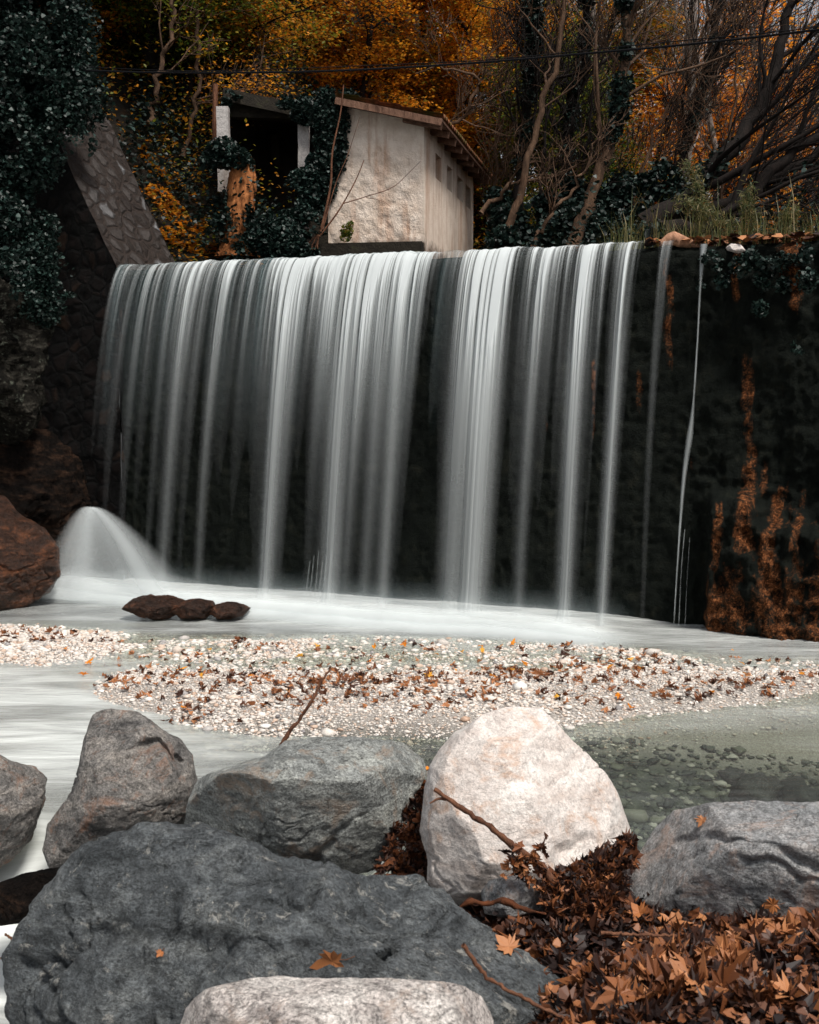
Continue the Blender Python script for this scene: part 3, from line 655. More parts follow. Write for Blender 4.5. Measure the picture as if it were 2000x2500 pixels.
rock('boulder', 'large smooth white boulder with a rounded peak above the dead leaves', 'boulder',
     Z((893, 1660), (905, 1615), (925, 1580), (960, 1540), (1015, 1505), (1075, 1487), (1140, 1490), (1158, 1508), (1194, 1550), (1232, 1582), (1284, 1640), (1330, 1696), (1362, 1750), (1335, 1835), (1230, 1880), (1120, 1900), (1010, 1900), (972, 1903), (930, 1885), (902, 1855), (903, 1810), (885, 1750)), 6.5, (.50, .6), MR4,
     planes=[((.66, -.68, .30), .33), ((-.15, -.95, .35), .47), ((.1, -.75, -.66), .50)], fac=6, amp=.022, seed=11, sub=7,
     cracks=[(Z((1150, 1510), (1200, 1590), (1260, 1670), (1320, 1750)), 6, .022), (Z((1190, 1800), (1230, 1770), (1290, 1765)), 16, .05), (Z((1000, 1740), (1020, 1800), (1010, 1840)), 5, .01)])
rock('boulder', 'wide grey-pink boulder with dark layered cracks at the right edge', 'boulder',
     Z((1292, 1920), (1300, 1860), (1330, 1795), (1365, 1740), (1412, 1702), (1500, 1688), (1640, 1684), (1800, 1690), (1950, 1730), (2020, 1840), (1950, 1950), (1800, 1975), (1640, 1960), (1500, 1960), (1380, 1950)), 6.0, (.65, .8), MR5,
     planes=[((.0, -.42, .91), .36), ((.05, -.85, -.52), .34), ((-.75, -.6, .1), .62)], amp=.028, seed=14, sub=7,
     cracks=[(Z((1420, 1775), (1480, 1765), (1560, 1776), (1640, 1790), (1725, 1832), (1800, 1850)), 11, .055), (Z((1560, 1812), (1640, 1818), (1690, 1850), (1800, 1868)), 6, .025)])
rock('boulder', 'huge dark slate boulder filling the lower left foreground', 'boulder',
     Z((14, 2085), (28, 2020), (72, 1975), (100, 1920), (168, 1868), (204, 1806), (262, 1770), (350, 1754), (440, 1750), (510, 1772), (575, 1812), (655, 1840), (760, 1854), (860, 1855), (935, 1885), (1000, 1940), (1070, 1990), (1140, 2045), (1215, 2080), (1285, 2128), (1290, 2250), (1040, 2340), (600, 2370), (200, 2350), (20, 2270)), 4.9, (.62, .50), MR6, box_=.55, fac=4,
     planes=[((-.35, -.85, .1), .42), ((.45, -.55, .70), .40), ((-.1, -.8, .55), .46)], amp=.085, seed=17, sub=7, rid=.8,
     cracks=[(Z((760, 1850), (752, 1950), (745, 1990)), 8, .03), (Z((340, 1800), (400, 1880), (380, 1960)), 16, -.04), (Z((200, 1960), (330, 1975), (450, 2000), (560, 1990)), 26, .07), (Z((560, 1900), (640, 1930), (750, 1990)), 18, .05)])
rock('boulder', 'low whitish speckled boulder cut by the bottom edge', 'boulder',
     Z((345, 2180), (372, 2118), (430, 2085), (520, 2055), (570, 2048), (700, 2056), (820, 2060), (950, 2072), (1035, 2090), (1062, 2125), (1075, 2250), (960, 2360), (700, 2400), (450, 2370)), 3.9, (.38, .40), MR7,
     planes=[((.0, -.45, .89), .30), ((.1, -.95, .1), .36)], amp=.026, seed=19, sub=7)
rock('rock', 'small blue-grey rock at the foot of the white boulder', 'rock', Z((1012, 1880), (1030, 1855), (1075, 1843), (1120, 1850), (1150, 1880), (1150, 1920), (1080, 1935), (1020, 1925)), 5.9, (.16, .2), MR5, amp=.04, seed=22, sub=6)
rock('rock', 'flat dark rock wetted by the rapids left of the dark slate boulder', 'rock', Z((-40, 1890), (0, 1858), (60, 1838), (150, 1825), (230, 1850), (200, 1900), (100, 1935), (0, 1950)), 6.9, (.3, .3), MRD, amp=.05, seed=23, sub=6)
rock('boulder', 'rounded rusty brown boulder at the left edge of the pool', 'boulder', Z((-120, 1100), (-40, 1040), (10, 1045), (40, 1080), (95, 1110), (125, 1155), (130, 1215), (108, 1250), (60, 1285), (-30, 1290), (-120, 1270)), 16.2, (.6, .7), MRB,
     planes=[((.3, -.75, -.6), .42)], amp=.06, seed=25, sub=7)
for lb, ol, sd_ in (('largest and leftmost of the three wet brown rocks in the foam', ((258, 1282), (280, 1262), (318, 1254), (352, 1254), (385, 1264), (392, 1284), (360, 1300), (290, 1300)), 31),
                    ('middle of the three wet brown rocks in the foam', ((362, 1288), (380, 1268), (415, 1262), (448, 1266), (455, 1284), (430, 1302), (380, 1302)), 32),
                    ('smallest and rightmost of the three wet brown rocks in the foam', ((438, 1290), (455, 1272), (480, 1267), (512, 1272), (530, 1280), (510, 1298), (460, 1302)), 33)):
    rock('rock', lb, 'rock', Z(*ol), 15.35, (.25, .3), MRB, amp=.10, seed=sd_, sub=6, fq=1.5, fac=5, group='brown rocks in the foam')
rock('rock', 'pale flat stone on top of the dam beside the last trickle', 'stone', Z((1528, 522), (1540, 512), (1560, 515), (1572, 528), (1555, 534), (1532, 528)), 14.9, (.1, .15), MR4, amp=.05, seed=39, sub=5)
rock('rock', 'small grey stone half hidden in front of the shed base', 'stone', Z((845, 545), (855, 534), (880, 528), (905, 532), (912, 546), (880, 556)), 17.6, (.2, .2), MR3, amp=.05, seed=40, sub=5)
# rocky left bank under the ivy
rock('rock', 'pale lichen-spotted rock bulging out under the ivy at the left edge', 'rock', Z((-160, 560), (-40, 540), (30, 600), (75, 640), (105, 690), (100, 750), (80, 790), (85, 850), (50, 900), (20, 930), (-60, 930), (-160, 900)), 16.7, (.7, .8), MRL, amp=.10, seed=41, sub=7, fq=2.4, rid=.9)
rock('rock', 'dark rocky bank below the lichen rock, left of the waterfall', 'rock', Z((-200, 860), (-40, 850), (60, 870), (130, 900), (185, 960), (200, 1040), (185, 1110), (150, 1180), (120, 1290), (-50, 1300), (-200, 1290)), 17.3, (.7, .8), MRD, amp=.09, seed=43, sub=7, fq=1.5)

# splash over the hidden rock: two veils falling left and right from a peak
def splash():
    g = Geo(); DD = []
    pk = at(*Z((190, 1066))[0], 16.9); 
    for k, (ex, ey, wd) in enumerate(((142, 1258, 70), (335, 1266, 80), (270, 1272, 130), (170, 1262, 90))):
        e = at(*Z((ex, ey))[0], 16.4 - .1 * k); n, m_ = 60, 40; t = np.linspace(0, 1, n); a = np.linspace(-1, 1, m_)
        P = pk[None] * (1 - t[:, None]) + e[None] * t[:, None]; P[:, 2] = pk[2] + (e[2] - pk[2]) * t ** 1.45
        W_ = (.10 + wd / 150 * t ** .9)[:, None, None] * a[None, :, None] * np.array([1, -.25, 0]); V = P[:, None] + W_
        V[..., 1] -= .12 * (1 - a[None] ** 2) * t[:, None]
        D = (1 - np.abs(a)[None] ** 2) ** 1.4 * ((.34, .42, .20, .22)[k] * (1 - .1 * t))[:, None] * (1 + .45 * n1(a * 2.2 + k * 9, 70 + k, 2))[None] * sstep(0, .08, t)[:, None]
        i = np.arange(n - 1)[:, None] * m_; j = np.arange(m_ - 1)[None]
        g.add(V.reshape(-1, 3), np.stack([i + j, i + m_ + j, i + m_ + j + 1, i + j + 1], -1).reshape(-1, 4)); DD.append(np.clip(D, 0, 1).ravel())
    tag(g.build('splash', M['fall'], smooth=True, vattr={'dens': np.concatenate(DD)}), 'soft white splash bursting off a rock at the left foot of the fall', 'spray', kind='stuff')
splash()

# ------------------------------------------------------------------ shed and ruin
def stucco():
    m, t, o = mat('stained_white_stucco'); co = tex_coord(t); f = noise(t, co, 38, 6, .75); n = noise(t, co, 4, 8, .65)
    st = noise(t, tex_coord(t, (1, 1, .10)), 3.4, 6, .65, .2); st2 = noise(t, tex_coord(t, (1, 1, .06)), 8, 6, .7)
    col = ramp(t, n, [(.3, (.62, .49, .39)), (.6, (.80, .68, .58))])
    col = mix(t, ramp(t, st, [(.50, g3(0)), (.66, g3(.75))]), col, (.42, .20, .10))
    col = mix(t, ramp(t, st2, [(.58, g3(0)), (.70, g3(.3))]), col, (.22, .12, .07))
    # dirt along the foot of the wall
    sep = t.nodes.new('ShaderNodeSeparateXYZ'); t.links.new(co, sep.inputs[0])
    low = math_(t, 'ADD', math_(t, 'MULTIPLY', sep.outputs[2], 2.4), math_(t, 'MULTIPLY', math_(t, 'SUBTRACT', n, .5), 1.6))
    col = mix(t, ramp(t, low, [(.25, g3(.85)), (.7, g3(0))]), col, (.06, .032, .018))
    bsdf(t, o, col, .9, bump(t, f, 1.0, .02), .2); return m
M['stucco'] = stucco()
m_, t_, o_ = mat('terracotta_tiles'); cc = tex_coord(t_); nn_ = noise(t_, cc, 12, 6, .7)
bsdf(t_, o_, mix(t_, ramp(t_, noise(t_, cc, 2.4, 5, .6), [(.45, g3(0)), (.6, g3(.8))]), ramp(t_, nn_, [(.35, (.10, .035, .016)), (.65, (.36, .15, .075))]), (.05, .07, .012)), .85, bump(t_, nn_, .7, .02), .2); M['tile'] = m_
M['beam'] = bark_mat('weathered_beam', (.07, .035, .022), (.22, .12, .08))
m_, t_, o_ = mat('dark_interior'); bsdf(t_, o_, (.05, .03, .025), .95); M['inside'] = m_
m_, t_, o_ = mat('mossy_concrete'); cc = tex_coord(t_); bsdf(t_, o_, ramp(t_, noise(t_, cc, 6, 7, .7), [(.3, (.012, .010, .008)), (.6, (.03, .025, .018)), (.7, (.035, .05, .012))]), .9, bump(t_, noise(t_, cc, 30, 5), .8, .02), .2); M['slab'] = m_

HC = np.array([.22, 19.0, 0]); HA = unit(np.array([.2, 1.0, 0])); HB = np.array([-HA[1], HA[0], 0])    # HA along the window wall, HB along the front
HZ0, HZ1 = 4.55, 6.86; HL = 5.1; HW = 1.50; SL = .235
def hp(a, b, z): return HC + a * HA + b * HB + np.array([0, 0, z])
def build_shed():
    e = empty('shed', HC + np.array([0, 0, HZ0]), 'small stained white stucco shed with a tiled lean-to roof behind the dam', 'shed')
    g = Geo(); th = .22
    aY = lambda Y: (Y - 19.0) / HA[1]
    wins = [(aY(19.97), aY(20.5)), (aY(21.06), aY(21.57)), (aY(22.1), aY(22.74)), (aY(23.05), aY(23.66))]
    zb, zt = 6.21, 6.60
    cols = [0.0]
    for w0, w1 in wins: cols += [w0, w1]
    cols.append(HL)
    def q(p1, p2, p3, p4): g.add([p1, p2, p3, p4], [[0, 1, 2, 3]])
    for i in range(len(cols) - 1):
        a0, a1 = cols[i], cols[i + 1]
        def pan(z0, z1, n=1): q(hp(a0, 0, z0), hp(a1, 0, z0), hp(a1, 0, z1), hp(a0, 0, z1)); q(hp(a0, th, z0), hp(a0, th, z1), hp(a1, th, z1), hp(a1, th, z0))
        if i % 2 == 0: pan(HZ0, zb); pan(zb, zt); pan(zt, HZ1)
        else:
            pan(HZ0, zb); pan(zt, HZ1)
            q(hp(a0, 0, zb), hp(a0, th, zb), hp(a1, th, zb), hp(a1, 0, zb)); q(hp(a0, 0, zt), hp(a1, 0, zt), hp(a1, th, zt), hp(a0, th, zt))
            q(hp(a0, 0, zb), hp(a0, 0, zt), hp(a0, th, zt), hp(a0, th, zb)); q(hp(a1, 0, zb), hp(a1, th, zb), hp(a1, th, zt), hp(a1, 0, zt))
    # front (gable) wall with relief, back wall, left wall
    nU, nZ = 160, 110; bb = np.linspace(0, HW, nU); 
    V = []
    for b_ in bb:
        top = HZ1 + SL * b_; zz = np.linspace(HZ0, top, nZ); V += [hp(0, b_, z) for z in zz]
    V = np.array(V); V = V - HA * (.022 * fbm(V * 7, 5, 4) * np.clip(np.minimum(((V - HC) @ HB) * 8, 1), 0, 1))[:, None]
    i = np.arange(nU - 1)[:, None] * nZ; j = np.arange(nZ - 1)[None]; g.add(V, np.stack([i + j, i + j + 1, i + nZ + j + 1, i + nZ + j], -1).reshape(-1, 4))
    q(hp(HL, 0, HZ0), hp(HL, HW, HZ0), hp(HL, HW, HZ1 + SL * HW), hp(HL, 0, HZ1)); q(hp(0, HW, HZ0), hp(0, HW, HZ1 + SL * HW), hp(HL, HW, HZ1 + SL * HW), hp(HL, HW, HZ0))
    g.build('wall', M['stucco'], e, origin=HC + np.array([0, 0, HZ0 + .35]))
    for w0, w1 in wins:
        f = Geo(); box(f, hp((w0 + w1) / 2, th + .05, (zb + zt) / 2), (w1 - w0 + .1, .04, zt - zb + .1), [HA, HB, [0, 0, 1]]); wd = f.build('window', M['inside'], e, origin=hp((w0 + w1) / 2, th, zb))
    # plinth below the front wall
    f = Geo(); box(f, hp(-.06, HW / 2 + .1, HZ0 + .26), (.30, HW + .2, .56), [HA, HB, [0, 0, 1]]); f.build('plinth', M['slab'], e, origin=hp(0, HW / 2, HZ0))
    # tiled roof: half-round tiles running down the slope; eave overhangs the window wall
    dn = unit(-HB - np.array([0, 0, SL])); E0 = .34
    def rp(a, b, dz=0): return hp(a, b, HZ1 + .10 + SL * b + dz)
    na, nb = 520, 46; A = np.linspace(-.26, HL + .2, na); B = np.linspace(-E0, HW - .18, nb)
    AA, BB = np.meshgrid(A, B, indexing='ij'); AA = AA.ravel(); BB = BB.ravel()
    rowp = (BB + E0) / .32; fr = rowp - np.floor(rowp)
    zz = .045 * np.abs(np.sin(AA * np.pi / .19)) ** .7 - .03 * fr + .012 * fbm(np.stack([AA * 3, BB * 3, AA * 0], 1), 3, 3) + .02
    V = HC + AA[:, None] * HA + BB[:, None] * HB; V[:, 2] = HZ1 + .10 + SL * BB + zz
    f = Geo(); i = np.arange(na - 1)[:, None] * nb; j = np.arange(nb - 1)[None]; f.add(V, np.stack([i + j, i + nb + j, i + nb + j + 1, i + j + 1], -1).reshape(-1, 4))
    V2 = V.copy(); V2[:, 2] -= .035; f.add(V2, np.stack([i + j, i + j + 1, i + nb + j + 1, i + nb + j], -1).reshape(-1, 4))
    ii = np.arange(na - 1) * nb; f.add(np.concatenate([V[::nb], V2[::nb]]), np.stack([np.arange(na - 1), np.arange(na - 1) + na, np.arange(1, na) + na, np.arange(1, na)], -1))
    rf = f.build('roof', M['tile'], e, origin=rp(0, 0), smooth=True)
    # boards under the tiles, fascia on the gable, rafters under the eave
    ax = [HA, unit(HB + np.array([0, 0, SL])), unit(np.cross(HA, unit(HB + np.array([0, 0, SL]))))]
    f = Geo(); box(f, (rp(-.24, -E0 + .02, -.05) + rp(HL + .15, HW - .2, -.05)) / 2, (HL + .38, (HW + E0 - .22) * math.hypot(1, SL), .03), ax); f.build('roof_boards', M['beam'], rf, origin=rp(0, 0))
    f = Geo(); box(f, (rp(-.285, -E0 + .02, -.085) + rp(-.285, HW - .2, -.085)) / 2, (.05, (HW + E0 - .22) * math.hypot(1, SL), .10), ax); f.build('fascia', M['beam'], rf, origin=rp(-.285, 0))
    for k, a in enumerate(np.linspace(-.12, HL, 9)):
        f = Geo(); box(f, (rp(a, -E0 + .04, -.12) + rp(a, .3, -.12)) / 2, (.08, .60, .10), ax); f.build('rafter', M['beam'], rf, origin=rp(a, 0))
build_shed()

def pillar(px0, px1, pyt, pyb, Y, label, m):
    a = at(px0, pyt, Y); b = at(px1, pyb, Y); w_ = b[0] - a[0]; g = Geo(); c = np.array([(a[0] + b[0]) / 2, Y, 0])
    n = 40; zz = np.linspace(b[2], a[2], n); k = 6; th = []
    for q in range(4):
        for r_ in range(k): u_ = -1 + 2 * r_ / k; th.append({0: (u_, -1), 1: (1, u_), 2: (-u_, 1), 3: (-1, -u_)}[q])
    th = np.array(th) * w_ / 2; V = np.array([[c[0] + x, c[1] + y, z] for z in zz for x, y in th]); V[:, :2] += (.012 * np.stack([fbm(V * 6, 4, 3), fbm(V * 6, 4, 5)], 1))
    K = len(th); i = np.arange(n - 1)[:, None] * K; j = np.arange(K)[None]; g.add(V, np.stack([i + j, i + (j + 1) % K, i + K + (j + 1) % K, i + K + j], -1).reshape(-1, 4))
    g.add(V[-K:], [list(range(K))])
    return g.build('pillar', m, RU, origin=[c[0], c[1], b[2]])
RU = empty('ruined_shelter', at(650, 520, 21.3), 'roofless-looking dark shelter on pale pillars under an ivy-covered slab', 'shelter')
M['pillar'] = M['stucco']
pm, pt, po = mat('grey_white_plaster'); cc = tex_coord(pt); f_ = noise(pt, cc, 40, 6, .75)
bsdf(pt, po, mix(pt, ramp(pt, noise(pt, tex_coord(pt, (1, 1, .2)), 4, 6), [(.45, g3(0)), (.65, g3(.7))]), ramp(pt, f_, [(.3, (.30, .28, .27)), (.6, (.50, .47, .45))]), (.18, .13, .10)), .9, bump(pt, f_, .8, .015), .2)
pillar(530, 562, 262, 470, 20.2, 'left', pm); pillar(728, 757, 282, 560, 20.2, 'right', pm); pillar(663, 684, 330, 520, 23.2, 'rear', M['slab'])
g = Geo(); L0, L1, L2, L3 = at(545, 213, 20.4), at(862, 282, 20.4), at(800, 296, 24.2), at(540, 250, 24.2)
top = [L0, L1, L2, L3]; V = np.array(top + [p - np.array([0, 0, .20]) for p in top]); g.add(V, [[0, 1, 2, 3], [7, 6, 5, 4], [0, 4, 5, 1], [1, 5, 6, 2], [2, 6, 7, 3], [3, 7, 4, 0]])
V = np.array([at(555, 250, 20.6), at(735, 262, 20.6), at(735, 290, 20.6), at(555, 285, 20.6)]); g.add(np.concatenate([V, V + [0, .2, 0]]), [[0, 1, 2, 3], [7, 6, 5, 4], [0, 4, 5, 1], [3, 2, 6, 7]])
g.build('roof_slab', M['slab'], RU, origin=L0)
g = Geo(); A_, B_ = at(548, 262, 24.0), at(850, 290, 24.0); A2_, B2_ = A_.copy(), B_.copy(); A2_[2] = B2_[2] = 4.6; off_ = np.array([0, .2, 0])
g.add(np.array([A_, B_, B2_, A2_, A_ + off_, B_ + off_, B2_ + off_, A2_ + off_]), [[0, 1, 2, 3], [7, 6, 5, 4], [0, 4, 5, 1], [1, 5, 6, 2], [3, 7, 4, 0]])
g.build('shade_backing', M['slab'], RU, origin=A2_)  # dark sheet added across the open back, stands in for the shade inside
g = Geo(); tube(g, [at(527, 400, 20.5), at(525, 300, 20.5), at(526, 205, 20.5)], [.05, .045, .04], 7)
tag(g.build('wooden_post', M['twig'], origin=at(527, 400, 20.5)), 'thin weathered wooden post standing left of the first pale pillar', 'post')

# ------------------------------------------------------------------ trees
def wander(rng, p, d, L, n, wob, trop):
    P = [p]; d = unit(d)
    for i in range(n):
        d = unit(d + rng.normal(size=3) * wob + trop); P.append(P[-1] + d * L / n)
    return np.array(P)
def grow(rng, pts, r0, r1, lev, cfg, out):
    out.append((pts, np.linspace(r0, r1, len(pts)) if lev else np.interp(np.linspace(0, 1, len(pts)), [0, .06, 1], [r0 * 1.3, r0, r1]), lev))
    if lev >= len(cfg['n']): return
    seg = np.gradient(pts, axis=0)
    for k in range(cfg['n'][lev]):
        t = rng.uniform(cfg.get('t0', .3) if lev == 0 else .15, .98); i = t * (len(pts) - 1); a = int(i); p = pts[a] + (pts[min(a + 1, len(pts) - 1)] - pts[a]) * (i - a)
        tg = unit(seg[a]); pr = unit(np.cross(tg, rng.normal(size=3))); sa = rng.uniform(.5, 1.0)
        d = tg * math.sqrt(max(0, 1 - sa * sa)) + pr * sa + np.array(cfg['bias'])
        L = cfg['len'][lev] * rng.uniform(.55, 1.2) * (1 - .35 * t); rr = (r0 + (r1 - r0) * t) * rng.uniform(.35, .6) * cfg.get('thick', 1)
        rr = max(rr, .006)
        grow(rng, wander(rng, p, d, L, 7 if lev == 0 else 5, cfg['wob'], np.array(cfg['trop'])), rr, max(rr * .25, .004), lev + 1, cfg, out)
GEN = dict(n=(14, 5, 4), len=(2.6, 1.2, .6), bias=(0, 0, .25), wob=.16, trop=(0, 0, .05), t0=.3)
def tree(name, label, path, r0, r1, cfg, bark, seed, crown=None, group=None, ivy=None, cat='tree'):
    """path: world points of the trunk; crown: (material, leaves per twig, spread, size, flatness)"""
    rng = np.random.default_rng(seed); pts = spline(path, 22); sk = []; pts[1:] += rng.normal(size=(21, 3)) * .03
    grow(rng, pts, r0, r1, 0, cfg, sk)
    e = empty(name, pts[0], label, cat, group)
    g = Geo()
    for P, R, lev in sk: tube(g, P, R, 9 if lev == 0 else (5 if lev == 1 else 4))
    g.build('trunk', bark, e, origin=pts[0], smooth=True)
    if crown:
        mt, per, spread, size, flat = crown; tips = [P[int(q)] for P, R, lev in sk if lev >= len(cfg['n']) - 1 for q in np.linspace(1, len(P) - 1, 3)]
        tips = np.array(tips); keep = tips[rng.random(len(tips)) < .8]
        C = np.repeat(keep, per, 0) + rng.normal(size=(len(keep) * per, 3)) * spread * np.array([1, 1, flat])
        g = Geo(); leaves(g, C, size, rng, RH, 1.0); g.build('crown', mt, e, origin=pts[0])
    if ivy is not None:
        t0, t1, rad, num = ivy; t = rng.uniform(t0, t1, num) * (len(pts) - 1); i = t.astype(int).clip(0, len(pts) - 2); p = pts[i] + (pts[i + 1] - pts[i]) * (t - i)[:, None]
        cl = .55 + .6 * vnoise(np.stack([t * 1.3, t * 0, t * 0], 1), seed); u_ = unit(rng.normal(size=(num, 3)))
        C = p + u_ * (rad * np.clip(cl, .25, 1.3) * rng.uniform(.5, 1.15, num))[:, None]
        g = Geo(); leaves(g, C, .065, rng, PEN, .2); g.build('ivy', M['ivy'], e, origin=pts[0])
    return e
def zp(Y, *pts, dY=0): return [at(x * 1.1594, y * 1.1594, Y + dY * i) for i, (x, y) in enumerate(pts)]
def cp2(Y, *pts, dY=0): return [at(1000 + x * .58, y * .58, Y + dY * i) for i, (x, y) in enumerate(pts)]     # points read off the top right crop
BARE = dict(n=(12, 6, 5), len=(2.2, 1.1, .6), bias=(.15, 0, .3), wob=.17, trop=(.02, 0, .05), t0=.25)
SWEEP = dict(thick=.9, n=(14, 7, 5), len=(3.6, 1.9, .9), bias=(.6, .0, .35), wob=.10, trop=(.02, 0, .05), t0=.12)
# --- trees one can tell apart on the right
tree('leaning_tree', 'thick black leaning tree sweeping up to the right above the dam', cp2(18.6, (990, 950), (1130, 862), (1300, 700), (1430, 530), (1530, 330), (1560, 180), (1640, -80), (1700, -260), dY=.1), .155, .04, SWEEP, M['bark'], 101, ivy=(.0, .35, .22, 1800))
tree('leaning_tree', 'low black tree leaning far out over the right edge', cp2(18.0, (1050, 975), (1250, 940), (1400, 840), (1560, 690), (1725, 580), (1950, 500), dY=.1), .12, .05, dict(SWEEP, bias=(.45, 0, .45)), M['bark'], 102)
tree('leaning_tree', 'second low dark limb tree just above the grass at the right', cp2(18.9, (1040, 950), (1300, 860), (1500, 770), (1725, 640), (1950, 560), dY=.1), .10, .05, dict(SWEEP, n=(11, 6, 5)), M['bark'], 103)
tree('ivy_tree', 'dark ivy-wrapped tree rising through the middle of the right half', cp2(19.6, (680, 1050), (730, 900), (800, 740), (845, 600), (880, 430), (905, 250), (920, 0), (930, -250)), .10, .05, dict(BARE, bias=(.4, 0, .4), n=(16, 6, 5), len=(2.8, 1.3, .7)), M['bark_warm'], 104, ivy=(.30, 1, .19, 6500))
tree('slender_tree', 'slender curved tree with pale brown bark right of the shed', cp2(20.2, (385, 1050), (450, 870), (480, 730), (540, 570), (570, 400), (620, 250), (660, 0), (680, -200)), .065, .03, dict(BARE, n=(7, 5, 4)), M['bark_warm'], 105)
tree('ivy_tree', 'dark ivy-wrapped tree directly right of the shed roof', cp2(22.5, (440, 1050), (470, 700), (500, 420), (520, 150), (530, -200)), .10, .06, BARE, M['bark'], 106, ivy=(.2, 1, .22, 5500))
tree('ivy_tree', 'ivy-wrapped tree between the slender tree and the central ivy tree', cp2(23.5, (640, 1050), (660, 760), (670, 500), (735, 200), (745, -200)), .10, .06, BARE, M['bark'], 107, ivy=(.2, 1, .20, 5000))
tree('ivy_tree', 'ivy-wrapped tree leaning right near the top right corner', cp2(24.5, (1080, 1000), (1150, 640), (1240, 350), (1300, 0), (1330, -200)), .10, .06, dict(BARE, bias=(.4, 0, .3)), M['bark'], 108, ivy=(.05, 1, .17, 4500))
tree('bare_tree', 'thin straight bare trunk with pinkish bark in the right background', cp2(26, (1165, 1040), (1160, 780), (1185, 500), (1190, 200), (1195, -200)), .10, .07, dict(BARE, n=(9, 5, 4)), M['bark_pale'], 109)
tree('bare_tree', 'twisted bare branch tree growing over the shed roof', cp2(21.5, (60, 800), (90, 560), (230, 500), (265, 400), (285, 330), (180, 290), (30, 310)), .045, .015, dict(BARE, n=(12, 5, 3), len=(1.1, .5, .3)), M['bark_warm'], 110)
tree('bare_tree', 'crooked bare sapling sprouting low behind the right end of the shed', cp2(19.2, (520, 1040), (600, 900), (700, 780), (760, 650), (800, 560)), .035, .014, dict(BARE, n=(8, 4, 3), len=(1.2, .5, .3)), M['bark_warm'], 111)
tree('bare_tree', 'grey-barked sapling forking low beside the shed corner', cp2(20.6, (300, 900), (430, 780), (600, 740), (760, 660)), .04, .015, dict(BARE, n=(8, 4, 3), len=(1.0, .5, .3)), M['bark_warm'], 112)
# --- left side
tree('slender_tree', 'slender tree with pale patches of bark at the upper left', zp(21.5, (315, 260), (340, 130), (365, 50), (350, -80)), .05, .03, dict(BARE, n=(6, 4, 4), len=(1.6, .8, .5)), M['bark_warm'], 113, crown=(M['green'], 3, .16, .07, .5))
tree('slender_tree', 'thin dark tree trunk left of the ruined shelter', zp(22.0, (385, 330), (412, 220), (412, 0), (405, -120)), .04, .03, dict(BARE, n=(8, 5, 4)), M['bark_warm'], 114, crown=(M['orange'], 3, .18, .07, .5))
# --- thicket of grey-brown bare trees far right
rng0 = np.random.default_rng(9)
for k in range(28):
    x = rng0.uniform(3.0, 17) if k < 20 else rng0.uniform(8, 14.5); y = rng0.uniform(25, 44); z = float(hill_h(np.array([x]), np.array([y]))[0]); hgt = rng0.uniform(6, 11)
    tree('bare_tree', 'bare pinkish-brown tree in the distant thicket at the right', [(x, y, z), (x + .2, y, z + hgt * .3), (x + rng0.normal() * .6, y, z + hgt * .65), (x + rng0.normal(), y, z + hgt)], .09, .025,
         dict(n=(16, 6, 5), len=(2.8, 1.4, .8), bias=(0, 0, .5), wob=.13, trop=(0, 0, .06), t0=.12), M['bark_pale'], 200 + k, group='bare trees in the distant thicket', crown=(M['bright'], 1, .22, .10, .6) if k % 3 == 0 else None)  # pale bark colour makes the shaded far thicket look lit
for k in range(9):
    px = 1200 + 92 * k + rng0.uniform(-20, 20); Y = rng0.uniform(20.5, 24); b = at(px, 560, Y); z = float(hill_h(np.array([b[0]]), np.array([Y]))[0]); lean = rng0.uniform(.1, 1.6); hgt = rng0.uniform(3.5, 5.5)
    tree('bare_sapling', 'dark thin leafless sapling in the tangle above the dam', [(b[0], Y, z - .1), (b[0] + lean * .25, Y, z + hgt * .35), (b[0] + lean * .6, Y, z + hgt * .7), (b[0] + lean * 1.1, Y, z + hgt)], rng0.uniform(.025, .05), .012,
         dict(n=(13, 6, 5), len=(2.0, 1.1, .6), bias=(.3, 0, .45), wob=.12, trop=(.01, 0, .05), t0=.15), M['bark'] if k % 3 else M['bark_warm'], 600 + k, group='dark leafless saplings above the dam')
